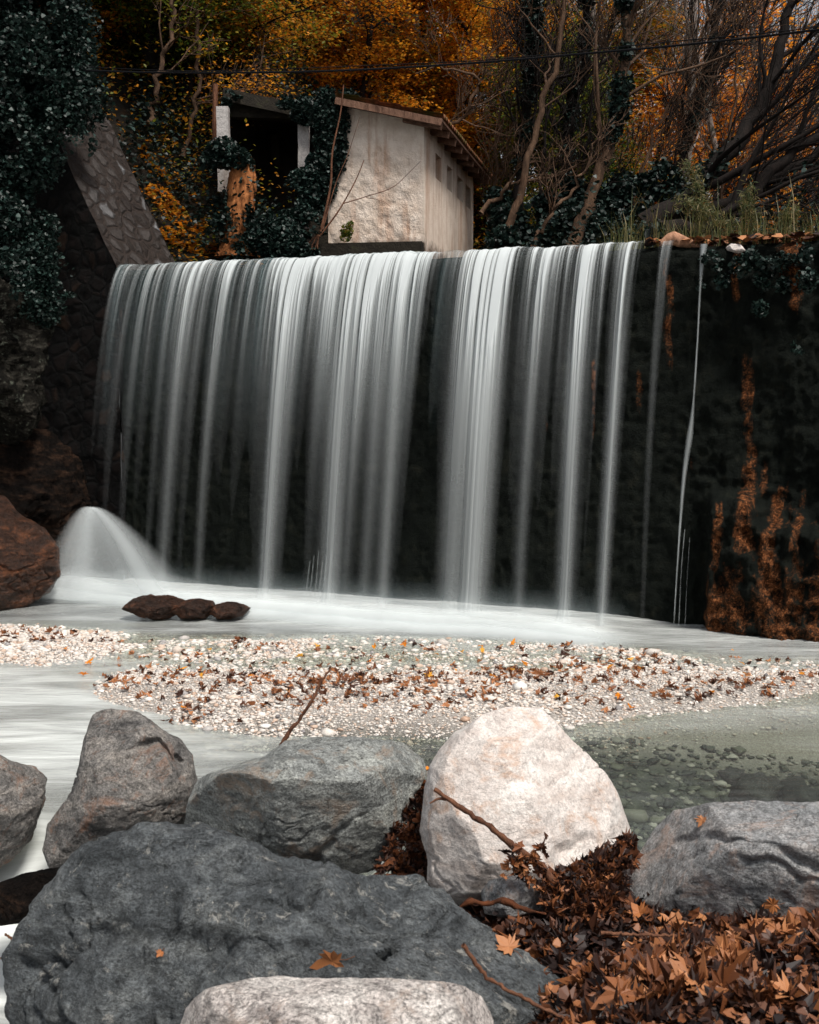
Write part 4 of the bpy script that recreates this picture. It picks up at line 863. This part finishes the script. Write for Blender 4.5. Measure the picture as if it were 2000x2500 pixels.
# --- leafy hillside trees
CR_ = dict(n=(20, 7, 4), len=(2.4, 1.2, .6), bias=(0, 0, .15), wob=.16, trop=(0, 0, .01), t0=.12)
def leafy(px, py, Y, hgt, mt, label, seed, per=16, spread=.2, size=.085, group=None, name='beech_tree'):
    p = at(px, py, Y); z = float(hill_h(np.array([p[0]]), np.array([p[1]]))[0]); rng = np.random.default_rng(seed)
    tree(name, label, [(p[0], Y, z - .1), (p[0] + rng.normal() * .2, Y - .1, z + hgt * .35), (p[0] + rng.normal() * .4, Y - .2, z + hgt * .7), (p[0] + rng.normal() * .5, Y - .3, z + hgt)], .10, .03, CR_, M['bark'], seed, crown=(mt, per, spread, size, .45), group=group)
LF = [(240, 23.6, 3.2, 'olive', 'yellow-green beech branches right beside the ivy curtain'), (560, 24.8, 4.4, 'olive', 'small yellowish beech right behind the shelter slab'), (460, 24.0, 4.8, 'orange', 'small rusty beech between the pale slender tree and the shelter'), (310, 24.5, 6.5, 'olive', 'dark green beech above the wing wall at the upper left'), (480, 27, 6.5, 'olive', 'yellow-green beech left of the ruined shelter roof'), (610, 25.5, 6, 'orange', 'rust orange beech above the ruined shelter'),
      (760, 29, 6.5, 'olive', 'olive beech behind the ridge of the shed'), (880, 27.5, 7, 'orange', 'orange beech rising straight above the shed'), (1010, 30, 7.5, 'olive', 'yellowish beech just left of the ivy trunks'),
      (1120, 28, 5.5, 'orange', 'orange-brown beech behind the shed roof eave'), (1240, 31, 7, 'green', 'greenish beech between the ivy trunks'), (1340, 27.5, 4.0, 'green', 'low bright green tree right of the slender tree'), (1480, 30, 6, 'olive', 'olive tree behind the central ivy tree'),
      (180, 22.5, 5.5, 'ivy', 'near black evergreen at the top left corner'), (400, 23.2, 3.4, 'green', 'low dark green bush tree above the leaf slope')]
for k, (px, Y, h_, mt, lb) in enumerate(LF): leafy(px, 500, Y, h_, M[mt], lb, 300 + k, per=20)
for k, (px, Y, h_) in enumerate([(350, 33, 8), (560, 34, 8), (700, 38, 9), (840, 36, 9), (980, 39, 9), (1100, 36, 8.5), (1230, 38, 8), (430, 40, 9), (1380, 36, 6)]):
    leafy(px, 500, Y, h_, M[('olive', 'orange', 'orange', 'olive')[k % 4]], 'autumn tree high on the wooded slope behind the first row', 340 + k, per=16, size=.12, spread=.28, group='autumn trees high on the wooded slope')
for k, (px, Y, h_, lb) in enumerate([(1600, 30, 5.0, 'bright orange maple behind the leaning black tree'), (1760, 32, 7.5, 'bright orange maple glowing at the upper right'), (1900, 29, 5, 'bright orange maple near the right edge'), (1480, 34, 8.5, 'bright orange maple behind the central ivy tree')]):
    leafy(px, 500, Y, h_, M['bright'], lb, 380 + k, per=4, size=.12, spread=.24, name='maple_tree')

# --- undergrowth on the slope
def scatter_hill(num, xr, yr, seed, lift=.25, thr=-.2, sc=.9, near=False):
    rng = np.random.default_rng(seed); x = rng.uniform(*xr, num); y = rng.uniform(*yr, num)
    if near: y = 18.6 - .411 * x + y - yr[0]
    nz = fbm(np.stack([x * sc, y * sc, x * 0], 1), 3, seed)
    k = (nz > thr) & (y > 18.0 - .411 * x); k &= ~((x > -3.4) & (x < -1) & (y > 20) & (y < 24.5)); k &= ~((x > -1.75) & (x < 1.45) & (y > 16) & (y < 24.6)); x, y, nz = x[k], y[k], nz[k]
    z = hill_h(x, y) + rng.random(len(x)) * lift * (.4 + 1.6 * sstep(thr, .6, nz)); return np.stack([x, y, z], 1), rng
g = Geo()
C, rg_ = scatter_hill(190000, (-14, 14), (17.2, 34), 61, .9, .02, .7); leaves(g, C, .07, rg_, PEN, .5)
tag(g.build('undergrowth', M['ivy']), 'dark ivy undergrowth covering the slope', 'undergrowth', kind='stuff')
g = Geo(); C, rg_ = scatter_hill(50000, (-14, 16), (17.2, 36), 62, .06, -.3, 1.2); leaves(g, C, .10, rg_, RH, 2.0)
C, rg_ = scatter_hill(5000, (-4.6, -1.9), (0, 1.3), 64, .10, -.05, 2.2, True); leaves(g, C, .10, rg_, PEN, 1.0)
tag(g.build('leaf_litter', M['orange']), 'orange leaf litter on the slope behind the dam', 'fallen leaves', kind='stuff')
g = Geo(); C, rg_ = scatter_hill(60000, (-10, 14), (21, 44), 63, 1.8, .05, .5); leaves(g, C, .09, rg_, RH, .7)
C, rg_ = scatter_hill(32000, (-11, -.5), (19.5, 30), 65, 1.1, -.12, .8); leaves(g, C, .075, rg_, RH, .7)
tag(g.build('shrubs', M['olive']), 'mixed green and rust shrubs between the trees', 'shrubs', kind='stuff')

# far wooded valley side (one mass) so the trees do not stand against empty sky everywhere
def far_wood():
    rng = np.random.default_rng(77); N = 170000; x = rng.uniform(-30, 40, N); y = rng.uniform(44, 70, N)
    top = np.interp(x, [-30, -4, 3, 9, 14, 20, 40], [17, 17, 14, 9, 6.5, 7, 9]) * rng.random(N) ** .7
    nz = fbm(np.stack([x * .35, y * .35, top * .35], 1), 4, 5); k = nz > -.05; z = hill_h(x, y) + top
    g = Geo(); leaves(g, np.stack([x, y, z], 1)[k], .26, rng, RH, .6); M['far'] = leaf_mat('hazy_lit_leaves', [(.45, .20, .08), (.62, .30, .12), (.38, .22, .13), (.55, .34, .20)], .6, .4)  # lighter pinkish leaf colours, with daylight and haze painted into them
    tag(g.build('far_wood', M['far']), 'distant orange and brown wood on the valley side', 'wood', kind='stuff')
far_wood()

# ------------------------------------------------------------------ ivy on the left wall, stump, ruin, shed, dam edge
def ivy_clump(label, spots, num, seed, size=.06, name='ivy', m='ivy', stems=True, tplt=PEN):
    """spots: (zoom x, zoom y, depth, radius metres) blobs"""
    rng = np.random.default_rng(seed); S_ = np.array([list(at(x * 1.1594, y * 1.1594, Y)) + [r] for x, y, Y, r in spots]); wt = S_[:, 3] ** 2; i = rng.choice(len(S_), num, p=wt / wt.sum())
    u = unit(rng.normal(size=(num, 3))); C = S_[i, :3] + u * (S_[i, 3] * rng.uniform(.3, 1.05, num) ** .6)[:, None] * np.array([1, .6, 1.0])
    k = fbm(C * 2.6, 3, seed) > -.12; C = C[k]
    e = empty(name, S_[0, :3] - [0, 0, S_[0, 3]], label, 'ivy' if name == 'ivy' else 'plant'); g = Geo(); leaves(g, C, size, rng, tplt, .25); g.build('foliage', M[m], e, origin=S_[0, :3])
    if False:
        g = Geo()
        for q in range(14):
            a = S_[rng.integers(len(S_)), :3] + rng.normal(size=3) * .2; tube(g, wander(rng, a, np.array([rng.normal() * .4, -.2, -1]), rng.uniform(.4, 1.1), 8, .2, np.array([0, 0, -.05])), .008, 4)
        g.build('stem', M['twig'], e, origin=S_[0, :3])
ivy_clump('big curtain of ivy hanging over the top left wall', [(20, 40, 17.6, 1.0), (60, 110, 17.6, .9), (100, 160, 17.4, .7), (40, 200, 17.4, .9), (120, 220, 17.3, .6), (90, 270, 17.2, .6), (20, 290, 17.2, .8), (150, 270, 17.3, .35), (160, 300, 17.3, .3), (60, 330, 17.2, .5), (0, 120, 17.2, 1.0), (110, 60, 17.8, .7), (190, 230, 18.2, .35), (-40, 400, 17.2, .7), (20, 420, 17.2, .35), (0, 0, 17.6, 1.2), (170, 190, 18.2, .4)], 70000, 401, .055)
ivy_clump('ivy cluster with orange leaves low on the left wall', [(30, 520, 17.0, .4), (80, 560, 17.0, .42), (120, 585, 17.0, .3), (10, 590, 17.0, .4), (60, 630, 16.9, .4), (100, 650, 16.9, .25), (130, 600, 17.0, .22), (90, 480, 17.2, .25)], 9500, 402, .05)
ivy_clump('ferny ivy on top of the lichen rock at the left edge', [(0, 460, 16.9, .4), (20, 570, 16.3, .3), (60, 610, 16.2, .25)], 2500, 403, .06)
ivy_clump('shaggy ivy cap on the broken orange stump', [(470, 325, 19.6, .28), (500, 335, 19.5, .2), (450, 350, 19.6, .26), (455, 400, 19.7, .3), (462, 450, 19.7, .3), (520, 345, 19.6, .14), (470, 480, 19.6, .3)], 5200, 404, .06)
ivy_clump('thick dark ivy column between the ruined shelter and the shed', [(690, 225, 19.3, .3), (700, 260, 19.2, .28), (670, 240, 19.8, .25), (640, 235, 20.0, .22), (735, 215, 19.3, .2), (695, 300, 19.2, .28), (685, 345, 19.2, .3), (665, 390, 19.2, .34), (640, 430, 19.2, .36), (620, 460, 19.1, .34), (650, 480, 19.0, .3), (600, 500, 18.9, .3), (705, 330, 19.15, .2), (640, 395, 19.4, .3), (660, 510, 18.8, .25)], 26000, 405, .055)
ivy_clump('ivy trailing along the slab of the ruined shelter', [(480, 180, 20.3, .12), (500, 195, 20.3, .12), (560, 205, 20.2, .12), (600, 212, 20.2, .14), (640, 222, 20.2, .18), (478, 215, 20.4, .1)], 1800, 406, .06)
ivy_clump('leafy bramble mound in front of the shelter pillars', [(555, 460, 19.3, .32), (585, 480, 19.2, .32), (560, 500, 18.9, .32), (600, 520, 18.7, .3), (545, 420, 19.6, .25), (620, 530, 18.6, .25), (520, 520, 18.6, .25)], 8000, 407, .06)
ivy_clump('small green tuft growing out of the shed wall', [(730, 485, 19.05, .10), (738, 472, 19.05, .05), (728, 498, 19.05, .09)], 420, 408, .035, 'plant', 'green', False)
ivy_clump('dark bushes at the foot of the trees right of the shed', [(1060, 515, 19.5, .3), (1075, 480, 21, .4), (1110, 500, 20.5, .5), (1160, 470, 21, .5), (1200, 490, 20, .5), (1260, 470, 20.5, .6), (1310, 450, 20.5, .6), (1340, 490, 19.5, .45), (1050, 430, 22.5, .3), (1230, 400, 21, .4), (1320, 400, 20.6, .35), (1390, 380, 20.5, .35)], 22000, 409, .08)
ivy_clump('round-leaved pale green plant beside the driftwood on the dam', [(1345, 488, 15.9, .12), (1362, 497, 15.8, .12), (1385, 492, 15.8, .12)], 46, 410, .13, 'plant', 'ivy', False)
dj = lambda px, py, Y=14.75, r=.1: (px, py, Y, r)
ivy_clump('mossy plants hanging over the dry right end of the dam', [dj(1440, 540, 14.9), dj(1500, 550, 14.8, .14), dj(1560, 560, 14.6, .14), dj(1600, 540, 14.6, .16), dj(1640, 545, 14.5, .16), dj(1690, 535, 14.4, .14), dj(1520, 590, 14.8, .1), dj(1610, 590, 14.6, .14), dj(1650, 600, 14.5, .1), dj(1700, 590, 14.3, .14), dj(1600, 650, 14.5, .1), dj(1680, 730, 14.3, .1), dj(1480, 600, 14.9, .08), dj(1720, 650, 14.2, .12)], 2600, 411, .05)
# fallen leaves on the dam top right
rng = np.random.default_rng(12); sx = rng.uniform(3.15, 8, 900); C = dam(sx, CR + .04 + rng.random(900) * .05, rng.uniform(-.8, .02, 900)); g = Geo(); leaves(g, C, .12, rng, PEN, 1.2)
tag(g.build('leaf_litter', M['litter']), 'brown leaves lying along the top of the dry dam end', 'fallen leaves', kind='stuff')

# grasses behind the dam at the right
def grass(num, seed):
    rng = np.random.default_rng(seed); x = rng.uniform(2.6, 7.5, num); y = 17.4 - .411 * x + rng.random(num) * 1.8 - .9; g = Geo()
    h = rng.uniform(.15, .55, num) * (1 + .9 * (rng.random(num) > .92)); th = rng.uniform(0, 6.28, num); ln = rng.uniform(.1, .6, num) * h; w_ = .005
    b = np.stack([x, y, np.full(num, 4.62)], 1); d = np.stack([np.cos(th), np.sin(th), th * 0], 1); sd_ = np.stack([-np.sin(th), np.cos(th), th * 0], 1)
    m1 = b + d * (ln * .3)[:, None] + np.array([0, 0, 1]) * (h * .6)[:, None]; tp = b + d * ln[:, None] + np.array([0, 0, 1]) * h[:, None]
    V = np.stack([b - sd_ * w_, b + sd_ * w_, m1 + sd_ * w_ * .8, tp, m1 - sd_ * w_ * .8], 1); g.add(V.reshape(-1, 3), (np.arange(num) * 5)[:, None] + np.array([[0, 1, 2, 4]]), rng.random(num)); g.add(V.reshape(-1, 3), (np.arange(num) * 5)[:, None] + np.array([[4, 2, 3]]), rng.random(num)); return g
tag(grass(1500, 3).build('grass', M['grass']), 'straggly pale grass behind the right end of the dam', 'grass', kind='stuff')
def fern_stalk(path, seed, label):
    rng = np.random.default_rng(seed); P = spline(path, 40); e = empty('wild_plant', P[0], label, 'plant'); g = Geo(); tube(g, P, np.linspace(.014, .004, 40), 5); g.build('stem', M['grass'], e, origin=P[0])
    C = np.repeat(P[6:], 22, 0) + rng.normal(size=(34 * 22, 3)) * .055; g = Geo(); leaves(g, C, .055, rng, RH * [.4, 1.3, 1], 0); g.build('foliage', M['grass'], e, origin=P[0])
fern_stalk(zp(15.9, (1470, 515), (1478, 440), (1455, 360), (1445, 345)), 1, 'tall feathery weed standing above the driftwood')
fern_stalk(zp(15.7, (1560, 520), (1520, 465), (1450, 430), (1430, 428)), 2, 'feathery weed arching left above the driftwood')
fern_stalk(zp(15.6, (1580, 515), (1585, 460), (1572, 430), (1580, 400)), 3, 'upright green weed near the pale flat stone')
fern_stalk(zp(15.3, (1660, 515), (1655, 470), (1672, 440)), 4, 'short green weed at the far right of the dam top')

# driftwood log on the crest
def log_obj(name, label, pts, rad, m, seed, cat='log', k=14, rel=.25):
    rng = np.random.default_rng(seed); P = spline(pts, 50); g = Geo(); R = np.interp(np.linspace(0, 1, 50), np.linspace(0, 1, len(rad)), rad); tube(g, P, R, k); fr_ = 26 if rel > .5 else 9
    V = g.V[0]; c = np.repeat(P, k, 0); d = V - c; V[:] = c + d * (1 + rel * fbm(V * fr_, 4, seed))[:, None]
    g.add(V[:k].copy(), [list(range(k))]); g.add(V[-k:].copy(), [list(range(k))[::-1]])
    return tag(g.build(name, m, origin=P[0], smooth=True), label, cat)
M['drift'] = bark_mat('bleached_driftwood', (.16, .075, .04), (.45, .24, .15))
log_obj('driftwood', 'brown driftwood log lying on the dam crest', zp(15.2, (1392, 512), (1415, 503), (1440, 510), (1472, 517)), [.03, .085, .07, .03], M['drift'], 3)
# stump
def stump():
    b = at(580, 580, 19.7); b[2] -= .3; t = at(*Z((512, 342))[0], 19.7); e = empty('tree_stump', b, 'broken upright stump with bare orange rotten wood', 'stump'); n, k = 60, 40; v = np.linspace(0, 1, n); th = np.linspace(0, 2 * np.pi, k, endpoint=False)
    c = b[None] * (1 - v[:, None]) + t[None] * v[:, None]; R = np.interp(v, [0, .15, .5, .85, 1], [.30, .235, .20, .19, .15])
    V = c[:, None] + R[:, None, None] * np.stack([np.cos(th), np.sin(th), th * 0], 1)[None]; V = V.reshape(-1, 3); q = V - c.repeat(k, 0)
    rel = .30 * fbm(np.stack([V[:, 0] * 9, V[:, 1] * 9, V[:, 2] * 1.6], 1), 5, 7, .6, True); V = c.repeat(k, 0) + q * (1 + rel)[:, None]; V[-k:, 2] += .15 * vnoise(V[-k:] * 30, 2)
    g = Geo(); i = np.arange(n - 1)[:, None] * k; j = np.arange(k)[None]; g.add(V, np.stack([i + j, i + (j + 1) % k, i + k + (j + 1) % k, i + k + j], -1).reshape(-1, 4)); g.add(V[-k:], [list(range(k))])
    g.build('wood', M['stump'], e, origin=b, smooth=True)
stump()
# thin climbing vine stems against the shed front wall
def vine(path, r, seed, label=None, par=None):
    g = Geo(); P = spline(path, 40); tube(g, P, np.linspace(r, r * .4, 40), 6)
    return tag(g.build('vine', M['twig'], origin=P[0], smooth=True), label, 'vine')
vz = lambda *p: [hp(-.10 - .02 * i, 0, 0) * 0 + at(480 + x * .4406, 180 + y * .4406, 18.75) for i, (x, y) in enumerate(p)]
vine(vz((680, 900), (715, 760), (745, 600), (750, 460), (800, 200), (815, 60)), .022, 1, 'long brown vine stem climbing up beside the ivy column')
vine(vz((690, 890), (780, 770), (840, 670), (900, 550), (928, 478)), .016, 2, 'thin brown stem crossing the shed wall toward its upper middle')
vine(vz((700, 860), (790, 560), (830, 470), (880, 320), (905, 240)), .010, 3, 'faint dark tendril rising to the shed fascia')
vine(vz((810, 720), (940, 680), (1100, 620), (1180, 545), (1240, 485)), .008, 4, 'hair-thin twig arching to the right across the shed wall')
vine(vz((940, 685), (1040, 710), (1080, 740)), .005, 5, 'short drooping twig on the lower shed wall')
for k, (x0, x1) in enumerate(((610, 600), (640, 650), (670, 690), (660, 625))): vine(vz((680, 880), (x0, 960), (x1, 1040)), .014, 6 + k, ('rootlet hanging at the foot of the vine, leftmost', 'rootlet hanging straight below the vine', 'rootlet hanging at the foot of the vine, rightmost', 'crossed rootlet below the vine')[k])

# ------------------------------------------------------------------ cable
m_, t_, o_ = mat('black_cable'); bsdf(t_, o_, (.006, .006, .007), .8, None, .1); M['cable'] = m_
def cable():
    pz = [(60, 143), (150, 147), (300, 152), (450, 153), (700, 149), (1000, 132), (1250, 111), (1400, 98), (1600, 77), (1725, 62), (2300, -20)]; Ys = np.linspace(17.8, 12.8, len(pz))
    P = [at(x * 1.1594, y * 1.1594, Y) for (x, y), Y in zip(pz, Ys)]; e = empty('overhead_cable', P[0], 'black double overhead cable sagging across the top of the picture', 'cable')
    Q = spline(P, 140); g = Geo(); tube(g, Q, .013, 6); g.build('wire', M['cable'], e, origin=P[0]); sw = np.linspace(0, 60, 140)
    Q2 = Q + np.stack([sw * 0, sw * 0, .035 + .012 * np.sin(sw * .35)], 1); g = Geo(); tube(g, Q2, .006, 5); g.build('wire', M['cable'], e, origin=P[0])
    for k in range(8, 138, 9):
        g = Geo(); tube(g, [Q[k] - [0, 0, .018], Q2[k] + [0, 0, .012]], .007, 5); g.build('clip', M['cable'], e, origin=Q[k])
cable()

# ------------------------------------------------------------------ leaves
def plane_leaf():
    """outline of a five-lobed plane leaf, stalk at the origin, tip toward +y"""
    o = [(0, -.05), (.10, -.13), (.32, -.22), (.27, -.06), (.52, .02), (.36, .14), (.66, .36), (.42, .34), (.46, .52), (.24, .42), (.20, .62), (0, .92)]
    o = o + [(-x, y) for x, y in o[-2:0:-1]]; o = np.array(o); c = np.array([[0, .16]]); return np.concatenate([c, o])
PL = plane_leaf(); PLN = len(PL) - 1
PLF = np.array([[0, 1 + i, 1 + (i + 1) % PLN] for i in range(PLN)])
def big_leaves(g, C, size, rng, up=.8, curl=.5, r=None):
    N = len(C); C = np.asarray(C); nrm = rng.normal(size=(N, 3)); nrm[:, 2] = np.abs(nrm[:, 2]); nrm = unit(unit(nrm) + [0, 0, up]); a = unit(np.cross(nrm, rng.normal(size=(N, 3)))); b = np.cross(nrm, a)
    s = (np.abs(np.asarray(size)) * rng.uniform(.65, 1.3, N))[:, None, None]; x, y = PL[None, :, 0], PL[None, :, 1] - .3
    q = rng.uniform(-1, 1, (N, 1)) * curl * 1.8; q2 = rng.uniform(-.5, 1, (N, 1)) * curl; q3 = rng.uniform(-1, 1, (N, 1)) * curl
    z = q * x * x + q2 * y * y + q3 * x * y + rng.normal(size=(N, PLN + 1)) * .05 * curl; jt = 1 + .16 * rng.normal(size=(N, PLN + 1)); y = y * jt; xs = x * (1 - .35 * np.abs(q) / (curl + 1e-6) * np.abs(x)) * rng.uniform(.42, 1.0, (N, 1)) * jt; z = z + .10 * curl * np.sin(x * rng.uniform(3, 9, (N, 1)) + rng.uniform(0, 6, (N, 1))); V = C[:, None] + s * (xs[..., None] * a[:, None] + y[..., None] * b[:, None] + z[..., None] * nrm[:, None])
    rr = rng.random(N) if r is None else np.broadcast_to(r, (N,))
    g.add(V.reshape(-1, 3), (PLF[None] + (np.arange(N) * (PLN + 1))[:, None, None]).reshape(-1, 3), np.repeat(rr, PLN))
rng = np.random.default_rng(44)
def bank_pts(poly, num, lift, rng):
    """random points of the bank inside a pixel polygon"""
    P = np.array(poly, float); x0, y0 = P.min(0); x1, y1 = P.max(0); out = []
    x = rng.uniform(x0, x1, num * 3); y = rng.uniform(y0, y1, num * 3); k = sdf(P, x, y) > 0; x, y = x[k][:num], y[k][:num]
    for a, b in zip(x, y):
        r = ray(a, b); t = np.linspace(3.0, 8.5, 56); q = np.array([0, 0, CZ]) + r[None] * (t / r[1])[:, None]; hh = bank_h(q[:, 0], q[:, 1]); w_ = np.where(q[:, 2] < hh + .02)[0]
        if len(w_): out.append(q[w_[0]])
    return np.array(out).reshape(-1, 3)
g = Geo()
P1 = Z((975, 1915), (1040, 1905), (1120, 1880), (1140, 1830), (1250, 1770), (1360, 1730), (1340, 1900), (1400, 1920), (1800, 1900), (1800, 2250), (1080, 2250), (960, 2110), (975, 2045), (1060, 2080), (1180, 2130), (1240, 2115), (1150, 2040), (1050, 1975))
C = bank_pts(P1, 5600, 0, rng); nz_ = fbm(C * np.array([2.6, 2.6, 0]), 3, 4); C = C[(nz_ > -.28) | (rng.random(len(C)) < .45)]; nz_ = fbm(C * np.array([2.6, 2.6, 0]), 3, 4); C[:, 2] += rng.random(len(C)) * .07 + .14 * nz_; big_leaves(g, C, .114 + .02 * rng.normal(size=len(C)), rng, .55, .85, np.clip(.30 + .5 * nz_ + .26 * rng.normal(size=len(C)), 0, 1))  # leaf tone darkens in the hollows: recess shade put into colour, plus rotten leaves
C = bank_pts(P1, 5200, 0, rng); C[:, 2] += rng.random(len(C)) * .09; leaves(g, C, .04, rng, PEN, .6, rng.random(len(C)) ** 1.5 * .8)
P3 = np.array(Z((1150, 1860), (1190, 1842), (1235, 1836), (1262, 1806), (1296, 1800), (1322, 1768), (1338, 1775), (1335, 1830), (1312, 1880), (1290, 1930), (1160, 1930))); x2 = rng.uniform(P3[:, 0].min(), P3[:, 0].max(), 1500); y2 = rng.uniform(P3[:, 1].min(), P3[:, 1].max(), 1500); k = sdf(P3, x2, y2) > 0
C = np.array([at(a, b, 6.02 - (b - 2050) / 420) for a, b in zip(x2[k], y2[k])]); C[:, 1] += rng.random(len(C)) * .1; big_leaves(g, C, .08, rng, .3, 1.0, np.clip(.3 + .25 * rng.normal(size=len(C)), 0, .9))
P2 = Z((830, 1700), (890, 1640), (920, 1850), (900, 1870), (830, 1850), (800, 1830))
P2 = np.array(P2); x2 = rng.uniform(P2[:, 0].min(), P2[:, 0].max(), 420); y2 = rng.uniform(P2[:, 1].min(), P2[:, 1].max(), 420); k = sdf(P2, x2, y2) > 0; C = np.array([at(a, b, 7.0 - (b - 1980) / 400 + .0) for a, b in zip(x2[k], y2[k])]); big_leaves(g, C, .085, rng, .2, .9, rng.random(len(C)) * .6)
tag(g.build('leaf_litter', M['litter']), 'deep heap of curled rust-brown plane leaves between the boulders', 'fallen leaves', kind='stuff')
# dead leaves strewn over the gravel bar
N = 1000; cx_ = rng.normal(size=(60, 2)) * [2.0, .75] + [.6, 11.9]; cx_ = np.concatenate([cx_, rng.normal(size=(14, 2)) * [.5, .4] + [-4.3, 14.2]]); i = rng.integers(0, len(cx_), N); xy = cx_[i] + rng.normal(size=(N, 2)) * [.24, .16]
xy = np.concatenate([xy, np.stack([rng.uniform(-3.5, 5, 320), rng.uniform(10.4, 13.6, 320)], 1)]); k = np.maximum(sdf(BAR, xy[:, 0], xy[:, 1]), sdf(BAR2, xy[:, 0], xy[:, 1])) > 0; xy = xy[k]
C = np.stack([xy[:, 0], xy[:, 1], bed_h(xy[:, 0], xy[:, 1]) + .035], 1); g = Geo(); big_leaves(g, C, .07, rng, 1.2, 1.0, .25 + .75 * rng.random(len(C))); tag(g.build('leaf_litter', M['litter']), 'dead brown leaves scattered over the white gravel bar', 'fallen leaves', kind='stuff')
xy = np.stack([rng.uniform(-4, 4.5, 46), rng.uniform(10.8, 13.8, 46)], 1); xy = xy[np.maximum(sdf(BAR, xy[:, 0], xy[:, 1]), sdf(BAR2, xy[:, 0], xy[:, 1])) > 0]; C = np.stack([xy[:, 0], xy[:, 1], np.maximum(bed_h(xy[:, 0], xy[:, 1]), 0) + .04], 1); g = Geo(); big_leaves(g, C, .08, rng, 1.2, .6)
tag(g.build('bright_leaves', M['bright']), 'bright orange leaves dotted over the gravel', 'fallen leaves', kind='stuff')

# rays cast on finished rocks, to lay things on them
bpy.context.view_layer.update(); DG = bpy.context.evaluated_depsgraph_get()
def hit(px, py):
    r = ray(px, py); ok, loc, nor, idx, ob, mx_ = S.ray_cast(DG, Vector((0, 0, CZ)), Vector(unit(r))); return np.array(loc), np.array(nor)
def one_leaf(px, py, size, label, rr, seed, mt='litter', ang=0.0, curl=.35):
    p, n = hit(px, py); n = unit(n + np.array([0, -.25, .35])); p = p + n * size * .14; a = unit(np.cross(n, [math.sin(ang), math.cos(ang), .1])); b = np.cross(n, a); x, y = PL[:, 0], PL[:, 1] - .3; rng = np.random.default_rng(seed)
    z = curl * (.9 * x * x + .4 * y * y - .4 * x * y) + .03 * rng.normal(size=len(x)) + .05; V = p + size * (x[:, None] * a + y[:, None] * b + z[:, None] * n) + n * .004
    e = empty('fallen_leaf', p, label, 'leaf'); g = Geo(); g.add(V, PLF, rr); g.add(V - n * .0015, PLF[:, ::-1], rr); g.build('blade', M[mt], e, origin=p)
    st = p + size * (-.35 * b + .06 * n); g = Geo(); tube(g, [st, st - b * size * .25 + n * .01, st - b * size * .55 - n * .0], [.0022, .0018, .0015], 5); g.build('stalk', M['twig'], e, origin=st)
m_ = leaf_mat('tan_leaf', [(.36, .13, .04), (.40, .17, .07)], .6, .15); M['tan'] = m_
one_leaf(800, 2340, .115, 'large tan plane leaf lying on the dark slate boulder', .5, 1, 'tan', 1.9, .5)
one_leaf(1718, 2010, .06, 'small pale curled leaf on top of the right boulder', .9, 2, 'tan', 1.0, .9)
one_leaf(1880, 2205, .08, 'orange leaf standing at the lower edge of the right boulder', .3, 3, 'tan', .4, .6)
one_leaf(1235, 2315, .10, 'pale brown leaf at the left rim of the leaf heap', .9, 4, 'tan', 2.4, .5)
one_leaf(1045, 1880, .05, 'tiny orange leaf wedged between grey and white boulders', .2, 5, 'bright', .4, .5)
one_leaf(1560, 2230, .085, 'crumpled brown leaf leaning on the left foot of the right boulder', .2, 8, 'tan', 2.9, .9)
one_leaf(390, 2330, .03, 'tiny orange leaf fragment on the dark slate boulder', .2, 6, 'tan', .4, .5)

# ------------------------------------------------------------------ sticks
def stick(label, pts, rad, m='twig', kids=(), name='stick', seed=1):
    g = Geo(); P = spline(pts, 30); rng = np.random.default_rng(seed); P[1:-1] += rng.normal(size=(28, 3)) * .003; R = np.linspace(*rad, 30) * (1 + .15 * rng.normal(size=30)); tube(g, P, R, 8)
    for kp, kr in kids: tube(g, spline(kp, 14), np.linspace(kr, kr * .4, 14), 6)
    return tag(g.build(name, M[m], origin=P[0], smooth=True), label, 'stick')
stick('slim brown stick standing up from the pale grey boulder', zp(7.55, (585, 1590), (598, 1560), (630, 1515), (660, 1470), (680, 1430), (696, 1408)), (.016, .006), kids=[(zp(7.53, (596, 1562), (610, 1575)), .006)])
stick('thin tiny twig on the pale grey boulder', zp(7.0, (660, 1586), (680, 1600), (705, 1598)), (.004, .002))
stick('dark branch leaning across the white boulder into the leaves', zp(5.85, (915, 1662), (940, 1680), (1000, 1720), (1050, 1755), (1090, 1790), (1130, 1815), (1175, 1870), dY=-.01), (.010, .022), kids=[(zp(5.85, (940, 1683), (925, 1682), (905, 1692)), .010)])
rng = np.random.default_rng(8); g = Geo()
C = np.array([at(x * 1.1594, y * 1.1594, 5.75) for x, y in zip(rng.normal(1115, 22, 44), rng.normal(1815, 26, 44))]); big_leaves(g, C, .065, rng, -.2, 1.3)
tag(g.build('leaf_cluster', M['litter']), 'dry curled leaves clinging to the branch on the white boulder', 'leaves')
log_obj('rotten_log', 'rotten rust-brown log end poking from the leaf heap', zp(5.35, (968, 1912), (990, 1898), (1020, 1904), (1060, 1896), (1095, 1912), (1150, 1925)), [.007, .015, .010, .016, .010, .005], bark_mat('rotten_bark', (.012, .005, .003), (.12, .038, .014)), 8, rel=.9)
stick('straight brown twig lying on the leaf heap', zp(4.9, (1265, 1965), (1340, 1968), (1425, 1970)), (.008, .006))
stick('dark twig running down beside the pale bottom boulder', zp(4.15, (975, 1990), (1030, 2060), (1100, 2100), (1200, 2150)), (.008, .006))
stick('short dark twig poking from the rapids at the left edge', zp(5.6, (10, 1968), (40, 1985), (62, 2005)), (.006, .005))
stick('second twig low in the rapids at the left edge', zp(5.6, (0, 2018), (30, 2028), (50, 2040)), (.005, .004))
stick('upright thin twig standing in the leaf heap', zp(4.6, (1430, 2060), (1440, 2000), (1445, 1965)), (.007, .004))
